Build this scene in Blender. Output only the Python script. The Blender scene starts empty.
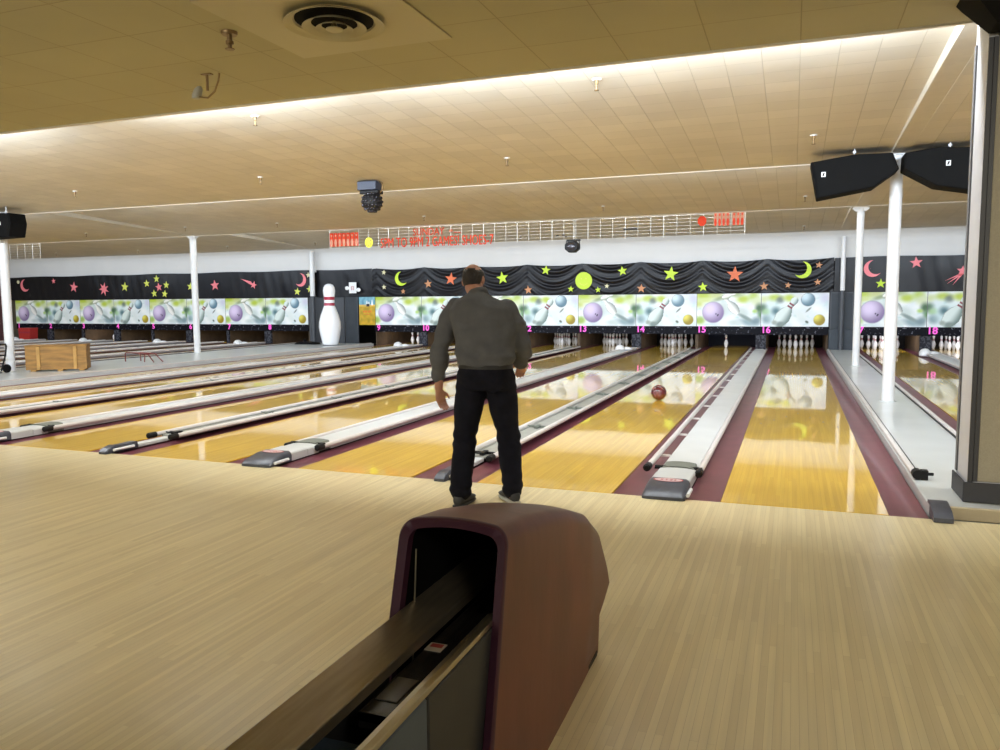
import bpy, bmesh, math, random
from mathutils import Vector, Matrix, noise as mnoise
random.seed(7)
PI = math.pi
scene = bpy.context.scene
COL = scene.collection

# ------------------------------------------------------------------ dimensions (metres)
CAM_H = 1.386
Y_FOUL = 5.495            # foul line
LW = 1.054                # lane width
GUT = 0.235               # gutter width
WIDE, NARROW = 0.7606, 0.5748
PAIR = 2 * LW + WIDE + NARROW
X16 = 0.0885
Y_HEAD = Y_FOUL + 18.29   # head pin
Y_MASK = 22.69            # front of the masking panels
LANE_END = 24.95
Z_CEIL = 3.2
E1, BAY, RISE = 6.1, 5.45, 0.3
LANES = {}
for k in range(5):
    even = 16 - 2 * k + 2
    xe = X16 - PAIR * (k - 1)
    if even == 18:
        xe = 3.226 + WIDE / 2 + LW / 2
    LANES[even] = xe
    LANES[even - 1] = xe - LW - WIDE
for k in range(4):
    even = 8 - 2 * k
    xe = -15.715 - LW / 2 - PAIR * k
    LANES[even] = xe
    LANES[even - 1] = xe - LW - WIDE

# ------------------------------------------------------------------ materials
def new_mat(name):
    m = bpy.data.materials.new(name); m.use_nodes = True
    nt = m.node_tree
    return m, nt, nt.nodes['Principled BSDF']

def mat(name, col, rough=0.5, metal=0.0, spec=0.5, coat=0.0, coat_r=0.05, noise=0.0, nscale=8.0, bump=0.0, bscale=60.0, emit=0.0, emit_col=None, stretch=None):
    m, nt, b = new_mat(name)
    b.inputs['Base Color'].default_value = (*col, 1)
    b.inputs['Roughness'].default_value = rough
    b.inputs['Metallic'].default_value = metal
    b.inputs['Specular IOR Level'].default_value = spec
    b.inputs['Coat Weight'].default_value = coat
    b.inputs['Coat Roughness'].default_value = coat_r
    if emit:
        b.inputs['Emission Color'].default_value = (*(emit_col or col), 1)
        b.inputs['Emission Strength'].default_value = emit
    tc = nt.nodes.new('ShaderNodeTexCoord')
    src = tc.outputs['Object']
    if stretch:
        mp = nt.nodes.new('ShaderNodeMapping'); mp.inputs['Scale'].default_value = stretch
        nt.links.new(src, mp.inputs['Vector']); src = mp.outputs['Vector']
    if noise:
        n = nt.nodes.new('ShaderNodeTexNoise'); n.inputs['Scale'].default_value = nscale; n.inputs['Detail'].default_value = 6
        nt.links.new(src, n.inputs['Vector'])
        r = nt.nodes.new('ShaderNodeValToRGB')
        r.color_ramp.elements[0].position = .3; r.color_ramp.elements[1].position = .7
        r.color_ramp.elements[0].color = (*[max(0, c * (1 - noise)) for c in col], 1)
        r.color_ramp.elements[1].color = (*[min(1, c * (1 + noise)) for c in col], 1)
        nt.links.new(n.outputs['Fac'], r.inputs['Fac']); nt.links.new(r.outputs['Color'], b.inputs['Base Color'])
    if bump:
        n = nt.nodes.new('ShaderNodeTexNoise'); n.inputs['Scale'].default_value = bscale; n.inputs['Detail'].default_value = 4
        nt.links.new(src, n.inputs['Vector'])
        bp = nt.nodes.new('ShaderNodeBump'); bp.inputs['Strength'].default_value = bump; bp.inputs['Distance'].default_value = .01
        nt.links.new(n.outputs['Fac'], bp.inputs['Height']); nt.links.new(bp.outputs['Normal'], b.inputs['Normal'])
    return m

def wood_boards(name, c1, c2, c3, width, length, rough, coat, coat_r, joint=.0008, big=.15, spec=.5, bump=0.0):
    """narrow boards running along world Y"""
    m, nt, b = new_mat(name)
    L = nt.links
    g = nt.nodes.new('ShaderNodeNewGeometry')
    sx = nt.nodes.new('ShaderNodeSeparateXYZ'); L.new(g.outputs['Position'], sx.inputs[0])
    cx = nt.nodes.new('ShaderNodeCombineXYZ'); L.new(sx.outputs['Y'], cx.inputs['X']); L.new(sx.outputs['X'], cx.inputs['Y'])
    br = nt.nodes.new('ShaderNodeTexBrick')
    br.inputs['Scale'].default_value = 1; br.inputs['Brick Width'].default_value = length; br.inputs['Row Height'].default_value = width
    br.inputs['Mortar Size'].default_value = joint; br.inputs['Mortar Smooth'].default_value = .6; br.inputs['Bias'].default_value = -.1
    br.offset = .37; br.offset_frequency = 3; br.squash = .7; br.squash_frequency = 2
    br.inputs['Color1'].default_value = (*c1, 1); br.inputs['Color2'].default_value = (*c2, 1); br.inputs['Mortar'].default_value = (*c3, 1)
    L.new(cx.outputs[0], br.inputs['Vector'])
    # second, wider tone change and long grain
    mp = nt.nodes.new('ShaderNodeMapping'); mp.inputs['Scale'].default_value = (1.2, 34, 1)
    L.new(cx.outputs[0], mp.inputs['Vector'])
    n = nt.nodes.new('ShaderNodeTexNoise'); n.inputs['Scale'].default_value = 1.0; n.inputs['Detail'].default_value = 5
    L.new(mp.outputs[0], n.inputs['Vector'])
    n2 = nt.nodes.new('ShaderNodeTexNoise'); n2.inputs['Scale'].default_value = .55; n2.inputs['Detail'].default_value = 3
    L.new(cx.outputs[0], n2.inputs['Vector'])
    r = nt.nodes.new('ShaderNodeMapRange'); r.inputs['From Min'].default_value = .3; r.inputs['From Max'].default_value = .7
    r.inputs['To Min'].default_value = 1 - big; r.inputs['To Max'].default_value = 1 + big
    L.new(n.outputs['Fac'], r.inputs['Value'])
    r2 = nt.nodes.new('ShaderNodeMapRange'); r2.inputs['From Min'].default_value = .3; r2.inputs['From Max'].default_value = .7
    r2.inputs['To Min'].default_value = .9; r2.inputs['To Max'].default_value = 1.1
    L.new(n2.outputs['Fac'], r2.inputs['Value'])
    mu = nt.nodes.new('ShaderNodeMath'); mu.operation = 'MULTIPLY'; L.new(r.outputs[0], mu.inputs[0]); L.new(r2.outputs[0], mu.inputs[1])
    vm = nt.nodes.new('ShaderNodeVectorMath'); vm.operation = 'SCALE'
    L.new(br.outputs['Color'], vm.inputs[0]); L.new(mu.outputs[0], vm.inputs['Scale'])
    L.new(vm.outputs[0], b.inputs['Base Color'])
    rr = nt.nodes.new('ShaderNodeMapRange'); rr.inputs['To Min'].default_value = rough * .8; rr.inputs['To Max'].default_value = rough * 1.25
    L.new(n2.outputs['Fac'], rr.inputs['Value']); L.new(rr.outputs[0], b.inputs['Roughness'])
    b.inputs['Specular IOR Level'].default_value = spec
    b.inputs['Coat Weight'].default_value = coat; b.inputs['Coat Roughness'].default_value = coat_r
    if bump:
        bp = nt.nodes.new('ShaderNodeBump'); bp.inputs['Strength'].default_value = bump; bp.inputs['Distance'].default_value = .002
        L.new(n2.outputs['Fac'], bp.inputs['Height']); L.new(bp.outputs[0], b.inputs['Normal'])
    return m

def tiles(name, col, joint_col, w, h, joint, rough=.75, var=.05, bump=.6, stain=.1):
    m, nt, b = new_mat(name); L = nt.links
    g = nt.nodes.new('ShaderNodeNewGeometry')
    br = nt.nodes.new('ShaderNodeTexBrick'); br.offset = 0; br.squash = 1
    br.inputs['Scale'].default_value = 1; br.inputs['Brick Width'].default_value = w; br.inputs['Row Height'].default_value = h
    br.inputs['Mortar Size'].default_value = joint; br.inputs['Mortar Smooth'].default_value = .2; br.inputs['Bias'].default_value = 0
    br.inputs['Color1'].default_value = (*[c * (1 - var) for c in col], 1); br.inputs['Color2'].default_value = (*[min(1, c * (1 + var)) for c in col], 1)
    br.inputs['Mortar'].default_value = (*joint_col, 1)
    L.new(g.outputs['Position'], br.inputs['Vector'])
    n = nt.nodes.new('ShaderNodeTexNoise'); n.inputs['Scale'].default_value = .8; n.inputs['Detail'].default_value = 6
    L.new(g.outputs['Position'], n.inputs['Vector'])
    r = nt.nodes.new('ShaderNodeMapRange'); r.inputs['From Min'].default_value = .3; r.inputs['From Max'].default_value = .7
    r.inputs['To Min'].default_value = 1 - stain; r.inputs['To Max'].default_value = 1 + stain
    L.new(n.outputs['Fac'], r.inputs['Value'])
    vm = nt.nodes.new('ShaderNodeVectorMath'); vm.operation = 'SCALE'
    L.new(br.outputs['Color'], vm.inputs[0]); L.new(r.outputs[0], vm.inputs['Scale']); L.new(vm.outputs[0], b.inputs['Base Color'])
    b.inputs['Roughness'].default_value = rough
    b.inputs['Specular IOR Level'].default_value = .3
    # each tile tilts a little (random height plane) so its edges catch the grazing light
    n3 = nt.nodes.new('ShaderNodeTexNoise'); n3.inputs['Scale'].default_value = 2.2; n3.inputs['Detail'].default_value = 2
    L.new(g.outputs['Position'], n3.inputs['Vector'])
    fine = nt.nodes.new('ShaderNodeTexNoise'); fine.inputs['Scale'].default_value = 90; fine.inputs['Detail'].default_value = 3
    L.new(g.outputs['Position'], fine.inputs['Vector'])
    inv = nt.nodes.new('ShaderNodeMath'); inv.operation = 'SUBTRACT'; inv.inputs[0].default_value = 1; L.new(br.outputs['Fac'], inv.inputs[1])
    ad = nt.nodes.new('ShaderNodeMath'); ad.operation = 'MULTIPLY_ADD'; L.new(fine.outputs['Fac'], ad.inputs[0]); ad.inputs[1].default_value = .25; L.new(inv.outputs[0], ad.inputs[2])
    ad2 = nt.nodes.new('ShaderNodeMath'); ad2.operation = 'ADD'; L.new(ad.outputs[0], ad2.inputs[0]); L.new(n3.outputs['Fac'], ad2.inputs[1])
    bp = nt.nodes.new('ShaderNodeBump'); bp.inputs['Strength'].default_value = bump; bp.inputs['Distance'].default_value = .006
    L.new(ad2.outputs[0], bp.inputs['Height']); L.new(bp.outputs[0], b.inputs['Normal'])
    return m

def painted(name, rough=.4, emit=0.0):
    """colour comes from the mesh's own paint layer"""
    m, nt, b = new_mat(name)
    a = nt.nodes.new('ShaderNodeAttribute'); a.attribute_name = 'paint'
    nt.links.new(a.outputs['Color'], b.inputs['Base Color'])
    b.inputs['Roughness'].default_value = rough
    if emit:
        nt.links.new(a.outputs['Color'], b.inputs['Emission Color']); b.inputs['Emission Strength'].default_value = emit
    return m

def speckle(name, base, dots, scale, thr, rough=.5):
    m, nt, b = new_mat(name)
    tc = nt.nodes.new('ShaderNodeTexCoord')
    v = nt.nodes.new('ShaderNodeTexNoise'); v.inputs['Scale'].default_value = scale; v.inputs['Detail'].default_value = 2
    nt.links.new(tc.outputs['Object'], v.inputs['Vector'])
    r = nt.nodes.new('ShaderNodeValToRGB'); r.color_ramp.elements[0].position = thr; r.color_ramp.elements[1].position = thr + .06
    r.color_ramp.elements[0].color = (*base, 1); r.color_ramp.elements[1].color = (*dots, 1)
    nt.links.new(v.outputs['Fac'], r.inputs['Fac']); nt.links.new(r.outputs['Color'], b.inputs['Base Color'])
    b.inputs['Roughness'].default_value = rough; b.inputs['Specular IOR Level'].default_value = .1
    return m

M = {}
M['approach'] = wood_boards('maple_approach', (.78, .66, .385), (.67, .545, .30), (.49, .37, .185), .0272, 1.15, .30, .45, .20, joint=.0007, big=.07)
M['lane'] = wood_boards('amber_lane', (.70, .445, .055), (.62, .375, .04), (.45, .25, .025), .0272, 1.6, .35, 1.0, .035, joint=.0006, big=.08, spec=.12)
M['dark_under'] = mat('under_floor', (.02, .018, .016), .9)
M['plum'] = mat('plum_gutter', (.135, .032, .048), .38, coat=.25, coat_r=.2, noise=.2, nscale=3)
M['cap'] = mat('cap_grey', (.56, .57, .56), .35, noise=.05, nscale=3)
M['ledge'] = mat('ledge_white', (.58, .60, .585), .3, coat=.4, coat_r=.15, noise=.06, nscale=2)
M['rail'] = mat('bumper_rail_cream', (.62, .58, .55), .35, noise=.05)
M['track'] = mat('rail_track_grey', (.30, .30, .27), .5, noise=.1)
M['bracket'] = mat('bracket_green_grey', (.15, .165, .14), .45)
M['nose'] = mat('nose_slate', (.05, .055, .075), .35, noise=.2, nscale=20)
M['black'] = mat('black_plastic', (.008, .008, .009), .5, spec=.25)
M['black_matt'] = mat('black_matt', (.005, .0047, .0047), .85, spec=.12)
M['emblem'] = mat('emblem_red', (.42, .06, .06), .5)
M['emblem_pale'] = mat('emblem_pale', (.6, .42, .42), .5)
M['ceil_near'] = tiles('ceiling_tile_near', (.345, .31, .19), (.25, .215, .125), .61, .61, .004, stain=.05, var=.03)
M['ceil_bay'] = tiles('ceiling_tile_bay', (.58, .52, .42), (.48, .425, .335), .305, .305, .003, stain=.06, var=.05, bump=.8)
M['beam'] = mat('beam_cream', (.56, .50, .40), .6, noise=.04)
M['riser'] = mat('riser_tan', (.56, .51, .42), .6)
M['wall_white'] = mat('soffit_white', (.68, .67, .65), .6, noise=.025, nscale=1.5)
M['wall_plum'] = mat('wall_plum', (.10, .035, .04), .6)
M['wall_tan'] = mat('wall_tan', (.45, .38, .27), .7, noise=.05)
M['pole'] = mat('pole_white', (.72, .72, .72), .4, noise=.03)
M['pole_dark'] = mat('pole_slate', (.06, .065, .075), .5)
M['curtain'] = mat('black_curtain', (.0035, .0035, .006), .36, spec=.28, noise=.3, nscale=2)
M['panel_grey'] = mat('panel_blue_grey', (.05, .058, .068), .5, spec=.2, noise=.12, nscale=4)
M['pit_dark'] = mat('pit_black', (.012, .010, .010), .8)
M['pit_brown'] = mat('pit_brown', (.10, .062, .032), .7, noise=.3, nscale=3)
M['pit_grey'] = speckle('pit_post_grey', (.022, .022, .028), (.08, .08, .095), 14, .5)
M['pit_navy'] = mat('pit_navy', (.018, .022, .045), .7)
M['strip'] = speckle('number_strip_speckled', (.005, .005, .009), (.20, .20, .24), 16, .62)
M['pink'] = mat('pink_number', (.85, .10, .55), .5, emit=.45)
M['pin'] = mat('pin_white', (.86, .86, .88), .2, coat=.4)
M['pin_red'] = mat('pin_red_stripe', (.36, .02, .05), .3)
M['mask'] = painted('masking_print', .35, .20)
M['poster'] = painted('poster_print', .4, .12)
M['green'] = mat('star_lime', (.48, .65, .02), .5, emit=.1)
M['yellow'] = mat('star_yellow', (.6, .65, .10), .5, emit=.1)
M['orange'] = mat('star_orange', (.62, .13, .035), .5, emit=.08)
M['peach'] = mat('star_peach', (.50, .22, .09), .5, emit=.05)
M['rose'] = mat('star_pink', (.75, .19, .22), .5, emit=.1)
M['pale'] = mat('star_pale', (.62, .58, .36), .5, emit=.1)
M['wire'] = mat('wire_white', (.85, .85, .82), .4)
M['sign_red'] = mat('sign_letter_red', (.62, .045, .012), .6, spec=.2, emit=.04)
M['sign_pink'] = mat('sign_plate_salmon', (.62, .30, .20), .6, spec=.2)
M['sign_yellow'] = mat('sign_plate_yellow', (.85, .82, .05), .5, emit=.2)
M['white'] = mat('white_plastic', (.8, .8, .8), .4)
M['brass'] = mat('sprinkler_brass', (.20, .13, .06), .4, metal=.6)
M['hood'] = mat('hood_maroon', (.17, .046, .027), .42, noise=.25, nscale=5, bump=.15, bscale=9, stretch=(1, 1, .5))
M['rim'] = mat('hood_rim_purple', (.075, .022, .045), .45, noise=.1)
M['steel'] = mat('brushed_steel', (.42, .35, .26), .38, metal=.8, noise=.12, nscale=6, stretch=(14, 1, 14))
M['steel_bright'] = mat('rail_steel_bright', (.52, .46, .33), .28, metal=.9)
M['panel_steel'] = mat('return_panel_grey', (.05, .05, .05), .5, noise=.1)
M['panel_blue'] = mat('return_panel_blue', (.10, .135, .185), .5, noise=.08)
M['tray'] = mat('tray_black', (.016, .014, .013), .25, noise=.2)
M['sticker'] = mat('sticker_white', (.62, .55, .47), .5)
M['fabric_beige'] = mat('pillar_fabric', (.36, .325, .25), .95, noise=.07, nscale=120, bump=.3, bscale=300)
M['pillar_white'] = mat('pillar_white', (.55, .55, .58), .5, noise=.03)
M['trim_dark'] = mat('trim_charcoal', (.028, .028, .034), .5)
M['trim_mid'] = mat('trim_grey', (.16, .16, .17), .5)
M['crate'] = mat('crate_plywood', (.27, .135, .028), .6, noise=.3, nscale=3, stretch=(1, 6, 6))
M['crate_light'] = mat('crate_batten', (.40, .22, .055), .6, noise=.2, nscale=5)
M['red_tube'] = mat('red_tube', (.16, .03, .025), .45)
M['ball'] = mat('ball_maroon', (.10, .010, .014), .12, coat=1, noise=.3, nscale=9)
M['red_box'] = mat('red_box', (.45, .03, .025), .5)
M['shirt'] = mat('shirt_grey', (.098, .098, .105), .9, spec=.2, noise=.10, nscale=12, bump=.25, bscale=25)
M['jeans'] = mat('jeans_navy', (.007, .007, .013), .9, spec=.2, noise=.25, nscale=14)
M['skin'] = mat('skin', (.42, .20, .13), .55, noise=.06, nscale=20)
M['hair'] = mat('hair_dark', (.018, .013, .011), .7, bump=.6, bscale=120)
M['eye'] = mat('eye_white', (.8, .8, .78), .2)
M['iris'] = mat('iris_brown', (.05, .02, .01), .2)
M['lip'] = mat('lip', (.36, .13, .11), .5)
M['shoe'] = mat('shoe_charcoal', (.03, .03, .034), .55)
M['sole'] = mat('shoe_sole_pale', (.50, .48, .42), .6)
M['leather'] = mat('belt_black', (.012, .011, .011), .5)
M['edge_tan'] = mat('edge_tan', (.50, .42, .28), .5, noise=.1)
M['diffuser'] = mat('diffuser_cream', (.37, .325, .195), .5)

# ------------------------------------------------------------------ mesh building
class MB:
    def __init__(self):
        self.v = []; self.f = []; self.m = []
    def add(self, vs, fs, mi=0):
        o = len(self.v); self.v += [tuple(p) for p in vs]
        for f in fs:
            self.f.append(tuple(i + o for i in f)); self.m.append(mi)
        return self
    def box(self, x0, x1, y0, y1, z0, z1, mi=0):
        vs = [(x, y, z) for z in (z0, z1) for y in (y0, y1) for x in (x0, x1)]
        return self.add(vs, [(0, 2, 3, 1), (4, 5, 7, 6), (0, 1, 5, 4), (2, 6, 7, 3), (0, 4, 6, 2), (1, 3, 7, 5)], mi)
    def prism(self, poly, fn, a, b, mi=0):
        """poly: 2-D points; fn(u, v, w) -> xyz; extruded from w = a to w = b"""
        n = len(poly)
        vs = [fn(u, v, a) for u, v in poly] + [fn(u, v, b) for u, v in poly]
        fs = [tuple(range(n))[::-1], tuple(range(n, 2 * n))] + [(i, (i + 1) % n, n + (i + 1) % n, n + i) for i in range(n)]
        return self.add(vs, fs, mi)
    def tube(self, pts, r, n=10, mi=0, cap=True):
        pts = [Vector(p) for p in pts]; rs = r if isinstance(r, (list, tuple)) else [r] * len(pts)
        rings = []; up = None
        for i, p in enumerate(pts):
            t = (pts[min(i + 1, len(pts) - 1)] - pts[max(i - 1, 0)]).normalized()
            if up is None:
                up = Vector((0, 0, 1)) if abs(t.z) < .9 else Vector((1, 0, 0))
            s = t.cross(up).normalized(); up = s.cross(t).normalized()
            rings.append([p + (s * math.cos(2 * PI * k / n) + up * math.sin(2 * PI * k / n)) * rs[i] for k in range(n)])
        return self.loft(rings, mi, cap)
    def loft(self, rings, mi=0, cap=True, closed=True):
        n = len(rings[0]); vs = [q for rg in rings for q in rg]; fs = []
        for i in range(len(rings) - 1):
            for k in range(n if closed else n - 1):
                k2 = (k + 1) % n
                fs.append((i * n + k, i * n + k2, (i + 1) * n + k2, (i + 1) * n + k))
        if cap:
            fs.append(tuple(range(n))[::-1]); fs.append(tuple(range((len(rings) - 1) * n, len(rings) * n)))
        return self.add(vs, fs, mi)
    def lathe(self, prof, o=(0, 0, 0), n=16, mi=None, axis='Z'):
        """prof: (r, h[, material]) from bottom to top"""
        rings = []
        for q in prof:
            rg = []
            for k in range(n):
                a = 2 * PI * k / n; x, y, h = q[0] * math.cos(a), q[0] * math.sin(a), q[1]
                p = (x, y, h) if axis == 'Z' else ((x, h, y) if axis == 'Y' else (h, x, y))
                rg.append((p[0] + o[0], p[1] + o[1], p[2] + o[2]))
            rings.append(rg)
        base = len(self.v); self.v += [p for rg in rings for p in rg]
        for i in range(len(rings) - 1):
            for k in range(n):
                k2 = (k + 1) % n
                self.f.append((base + i * n + k, base + i * n + k2, base + (i + 1) * n + k2, base + (i + 1) * n + k))
                self.m.append(prof[i][2] if len(prof[i]) > 2 else (mi or 0))
        self.f.append(tuple(base + k for k in range(n))[::-1]); self.m.append(mi or 0)
        self.f.append(tuple(base + (len(rings) - 1) * n + k for k in range(n))); self.m.append(mi or 0)
        return self
    def ball(self, c, r, n=16, m=10, mi=0, sc=(1, 1, 1)):
        prof = []
        rings = []
        for i in range(m + 1):
            a = -PI / 2 + PI * i / m; rr = max(1e-4, math.cos(a)) * r; h = math.sin(a) * r
            rings.append([(c[0] + rr * math.cos(2 * PI * k / n) * sc[0], c[1] + rr * math.sin(2 * PI * k / n) * sc[1], c[2] + h * sc[2]) for k in range(n)])
        return self.loft(rings, mi)
    def build(self, name, mats, parent=None, smooth=False, bevel=0, segs=2, loc=None, angle=40):
        """one mesh object; coordinates are world unless parent/loc shift them"""
        off = Vector((0, 0, 0))
        if parent is not None:
            q = parent
            while q is not None:
                off += Vector(q.location); q = q.parent
        elif loc is not None:
            off = Vector(loc)
        me = bpy.data.meshes.new(name)
        me.from_pydata([tuple(Vector(p) - off) for p in self.v], [], self.f)
        mats = mats if isinstance(mats, (list, tuple)) else [mats]
        for mm in mats: me.materials.append(mm)
        me.polygons.foreach_set('material_index', self.m)
        bm = bmesh.new(); bm.from_mesh(me)
        bmesh.ops.recalc_face_normals(bm, faces=bm.faces)
        if bevel:
            ed = [e for e in bm.edges if len(e.link_faces) == 2 and e.calc_face_angle(0) > math.radians(35)]
            bmesh.ops.bevel(bm, geom=ed, offset=bevel, segments=segs, profile=.5, affect='EDGES', clamp_overlap=True)
        if smooth:
            for f in bm.faces: f.smooth = True
            for e in bm.edges:
                if len(e.link_faces) == 2 and e.calc_face_angle(0) > math.radians(angle): e.smooth = False
        bm.to_mesh(me); bm.free()
        o = bpy.data.objects.new(name, me); COL.objects.link(o)
        if parent is not None: o.parent = parent
        elif loc is not None: o.location = loc
        return o

def tag(o, label=None, cat=None, group=None, kind=None):
    if label: o['label'] = label
    if cat: o['category'] = cat
    if group: o['group'] = group
    if kind: o['kind'] = kind
    return o

def thing(name, label, cat, loc=(0, 0, 0), group=None):
    o = bpy.data.objects.new(name, None); COL.objects.link(o); o.location = loc
    o.empty_display_size = .2
    return tag(o, label, cat, group)

def struct(o):
    o['kind'] = 'structure'; return o

def dup(root, loc, label=None, group=None, rot=None):
    r = root.copy(); COL.objects.link(r); r.location = loc
    if rot is not None: r.rotation_euler = rot
    if label: r['label'] = label
    if group: r['group'] = group
    for ch in list(root.children):
        c = ch.copy(); COL.objects.link(c); c.parent = r
        for g in list(ch.children):
            d = g.copy(); COL.objects.link(d); d.parent = c
    return r

def text_mesh(name, s, size, m, depth=.004, parent=None, place=None, xscale=1.0, width=None, bold=0.0):
    """flat lettering standing in the XZ plane and facing -Y; place = centre (world)"""
    cu = bpy.data.curves.new(name, 'FONT'); cu.body = s; cu.size = size; cu.extrude = depth; cu.align_x = 'CENTER'; cu.align_y = 'CENTER'
    cu.offset = bold; cu.resolution_u = 3
    t = bpy.data.objects.new('tmp', cu); COL.objects.link(t)
    dg = bpy.context.evaluated_depsgraph_get()
    me = bpy.data.meshes.new_from_object(t.evaluated_get(dg))
    bpy.data.objects.remove(t); bpy.data.curves.remove(cu)
    xs = [v.co.x for v in me.vertices]
    if width: xscale = width / (max(xs) - min(xs))
    cx = (max(xs) + min(xs)) / 2
    ys = [v.co.y for v in me.vertices]; cy = (max(ys) + min(ys)) / 2
    off = Vector((0, 0, 0)); q = parent
    while q is not None:
        off += Vector(q.location); q = q.parent
    P = Vector(place) - off
    for v in me.vertices:
        v.co = Vector(((v.co.x - cx) * xscale + P.x, -v.co.z + P.y, (v.co.y - cy) + P.z))
    me.materials.clear(); me.materials.append(m)
    me.name = name
    o = bpy.data.objects.new(name, me); COL.objects.link(o)
    if parent is not None: o.parent = parent
    return o

NUM = ['zero', 'one', 'two', 'three', 'four', 'five', 'six', 'seven', 'eight', 'nine', 'ten', 'eleven', 'twelve', 'thirteen', 'fourteen', 'fifteen', 'sixteen', 'seventeen', 'eighteen']
UPL = {0: 46, 1: 24, 2: 15}; POW = {0: 30, 1: 8, 2: 7}; FILL = 185; AMB = .25; EXPO = 0.12

# ------------------------------------------------------------------ the room
XL, XR = -30.2, 9.0
struct(MB().box(XL, XR, -7, Y_FOUL - .012, -.14, 0).build('floor', M['approach']))
struct(MB().box(XL, XR, Y_FOUL - .012, 26.5, -.2, -.14).build('floor_under_lanes', M['dark_under']))
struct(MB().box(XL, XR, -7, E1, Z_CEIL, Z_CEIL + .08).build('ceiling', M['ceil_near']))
for k in range(3):
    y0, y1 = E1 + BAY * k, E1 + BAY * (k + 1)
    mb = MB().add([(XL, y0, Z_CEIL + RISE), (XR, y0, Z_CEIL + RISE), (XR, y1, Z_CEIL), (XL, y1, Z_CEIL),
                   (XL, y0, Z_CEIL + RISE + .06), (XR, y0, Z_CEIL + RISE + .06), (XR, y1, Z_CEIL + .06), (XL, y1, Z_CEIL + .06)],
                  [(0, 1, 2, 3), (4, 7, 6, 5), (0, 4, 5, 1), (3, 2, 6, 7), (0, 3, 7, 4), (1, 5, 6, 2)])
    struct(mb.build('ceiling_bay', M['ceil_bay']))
    struct(MB().box(XL, XR, y0 - .03, y0 + .004, Z_CEIL - .012, Z_CEIL + RISE + .05).build('ceiling_step', M['riser']))
struct(MB().box(XL, XR, 22.72, 22.84, 2.42, 3.3).build('wall_back', M['wall_white']))
struct(MB().box(XL, XR, 26.3, 26.5, -.2, 3.3).build('wall_machine_room', M['pit_dark']))
struct(MB().box(XL - .15, XL, -7, 26.5, -.2, 3.7).build('wall_left', M['wall_tan']))
struct(MB().box(XL, XL + .7, 22.45, 22.7, -.1, 2.45).build('trim_1', M['wall_plum'], bevel=.01))
struct(MB().box(XR, XR + .15, -7, 26.5, -.2, 3.7).build('wall_right', M['wall_tan']))
for x0, x1 in ((1.10, 1.30), (-15.25, -15.02)):
    mb = MB()
    for k in range(3):
        y0, y1 = E1 + BAY * k + .01, E1 + BAY * (k + 1) - .04
        mb.prism([(y0, Z_CEIL + RISE), (y1, Z_CEIL + .02), (y1, Z_CEIL - .004), (y0, Z_CEIL + .17)], lambda u, v, w: (w, u, v), x0, x1)
    struct(mb.build('beam', M['beam'], bevel=.006, segs=1))

# ------------------------------------------------------------------ lanes
GROUP_L = 'bowling lanes'
def make_lane():
    bed = MB().box(-LW / 2, LW / 2, Y_FOUL, LANE_END, -.09, 0).build('bowling_lane', M['lane'], loc=(0, Y_FOUL, 0), bevel=.004, segs=1)
    for s in (-1, 1):
        # shallow trough with a thin lip on both sides
        prof = []
        for i in range(13):
            t = i / 12; prof.append((LW / 2 + .004 + t * (GUT - .006), -.012 - .05 * math.sin(PI * min(1, max(0, (t - .06) / .88))) ** .5 * .45))
        under = [(x, z - .018) for x, z in prof[::-1]]
        MB().prism(prof + under, lambda u, v, w: (s * u, w, v), Y_FOUL + .004, LANE_END).build('gutter', M['plum'], bed, smooth=True)
    for k in range(-3, 4):
        x = k * .132; y = Y_FOUL + 4.75 - abs(k) * .32
        MB().add([(x - .016, y - .15, .0012), (x, y - .11, .0012), (x + .016, y - .15, .0012), (x, y, .0012)], [(0, 1, 3), (1, 2, 3)]).build('lane_arrow', M['dark_mark'], bed)
    return bed
M['dark_mark'] = mat('lane_mark_brown', (.10, .05, .015), .4)
lane0 = make_lane()
first = True
for n in sorted(LANES):
    lab = f'glossy amber wooden lane with plum gutters running to the pink number {NUM[n]}'
    if first:
        lane0.location = (LANES[n], Y_FOUL, 0); tag(lane0, lab, 'bowling lane', GROUP_L); first = False
    else:
        dup(lane0, (LANES[n], Y_FOUL, 0), lab)

# ------------------------------------------------------------------ dividers between the lanes
YE = 22.35
def rail_set(root, x, y0, z=.052, r=.024, cap_mat='black'):
    rl = MB().tube([(x, y0, z), (x, YE, z)], r, 12).build('bumper_rail', M['rail'], root, smooth=True)
    MB().tube([(x, y0 - .085, z), (x, y0 - .075, z), (x, y0 + .02, z)], [.018, .030, .030], 12).build('rail_end_cap', M[cap_mat], rl, smooth=True)
    return rl

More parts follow.
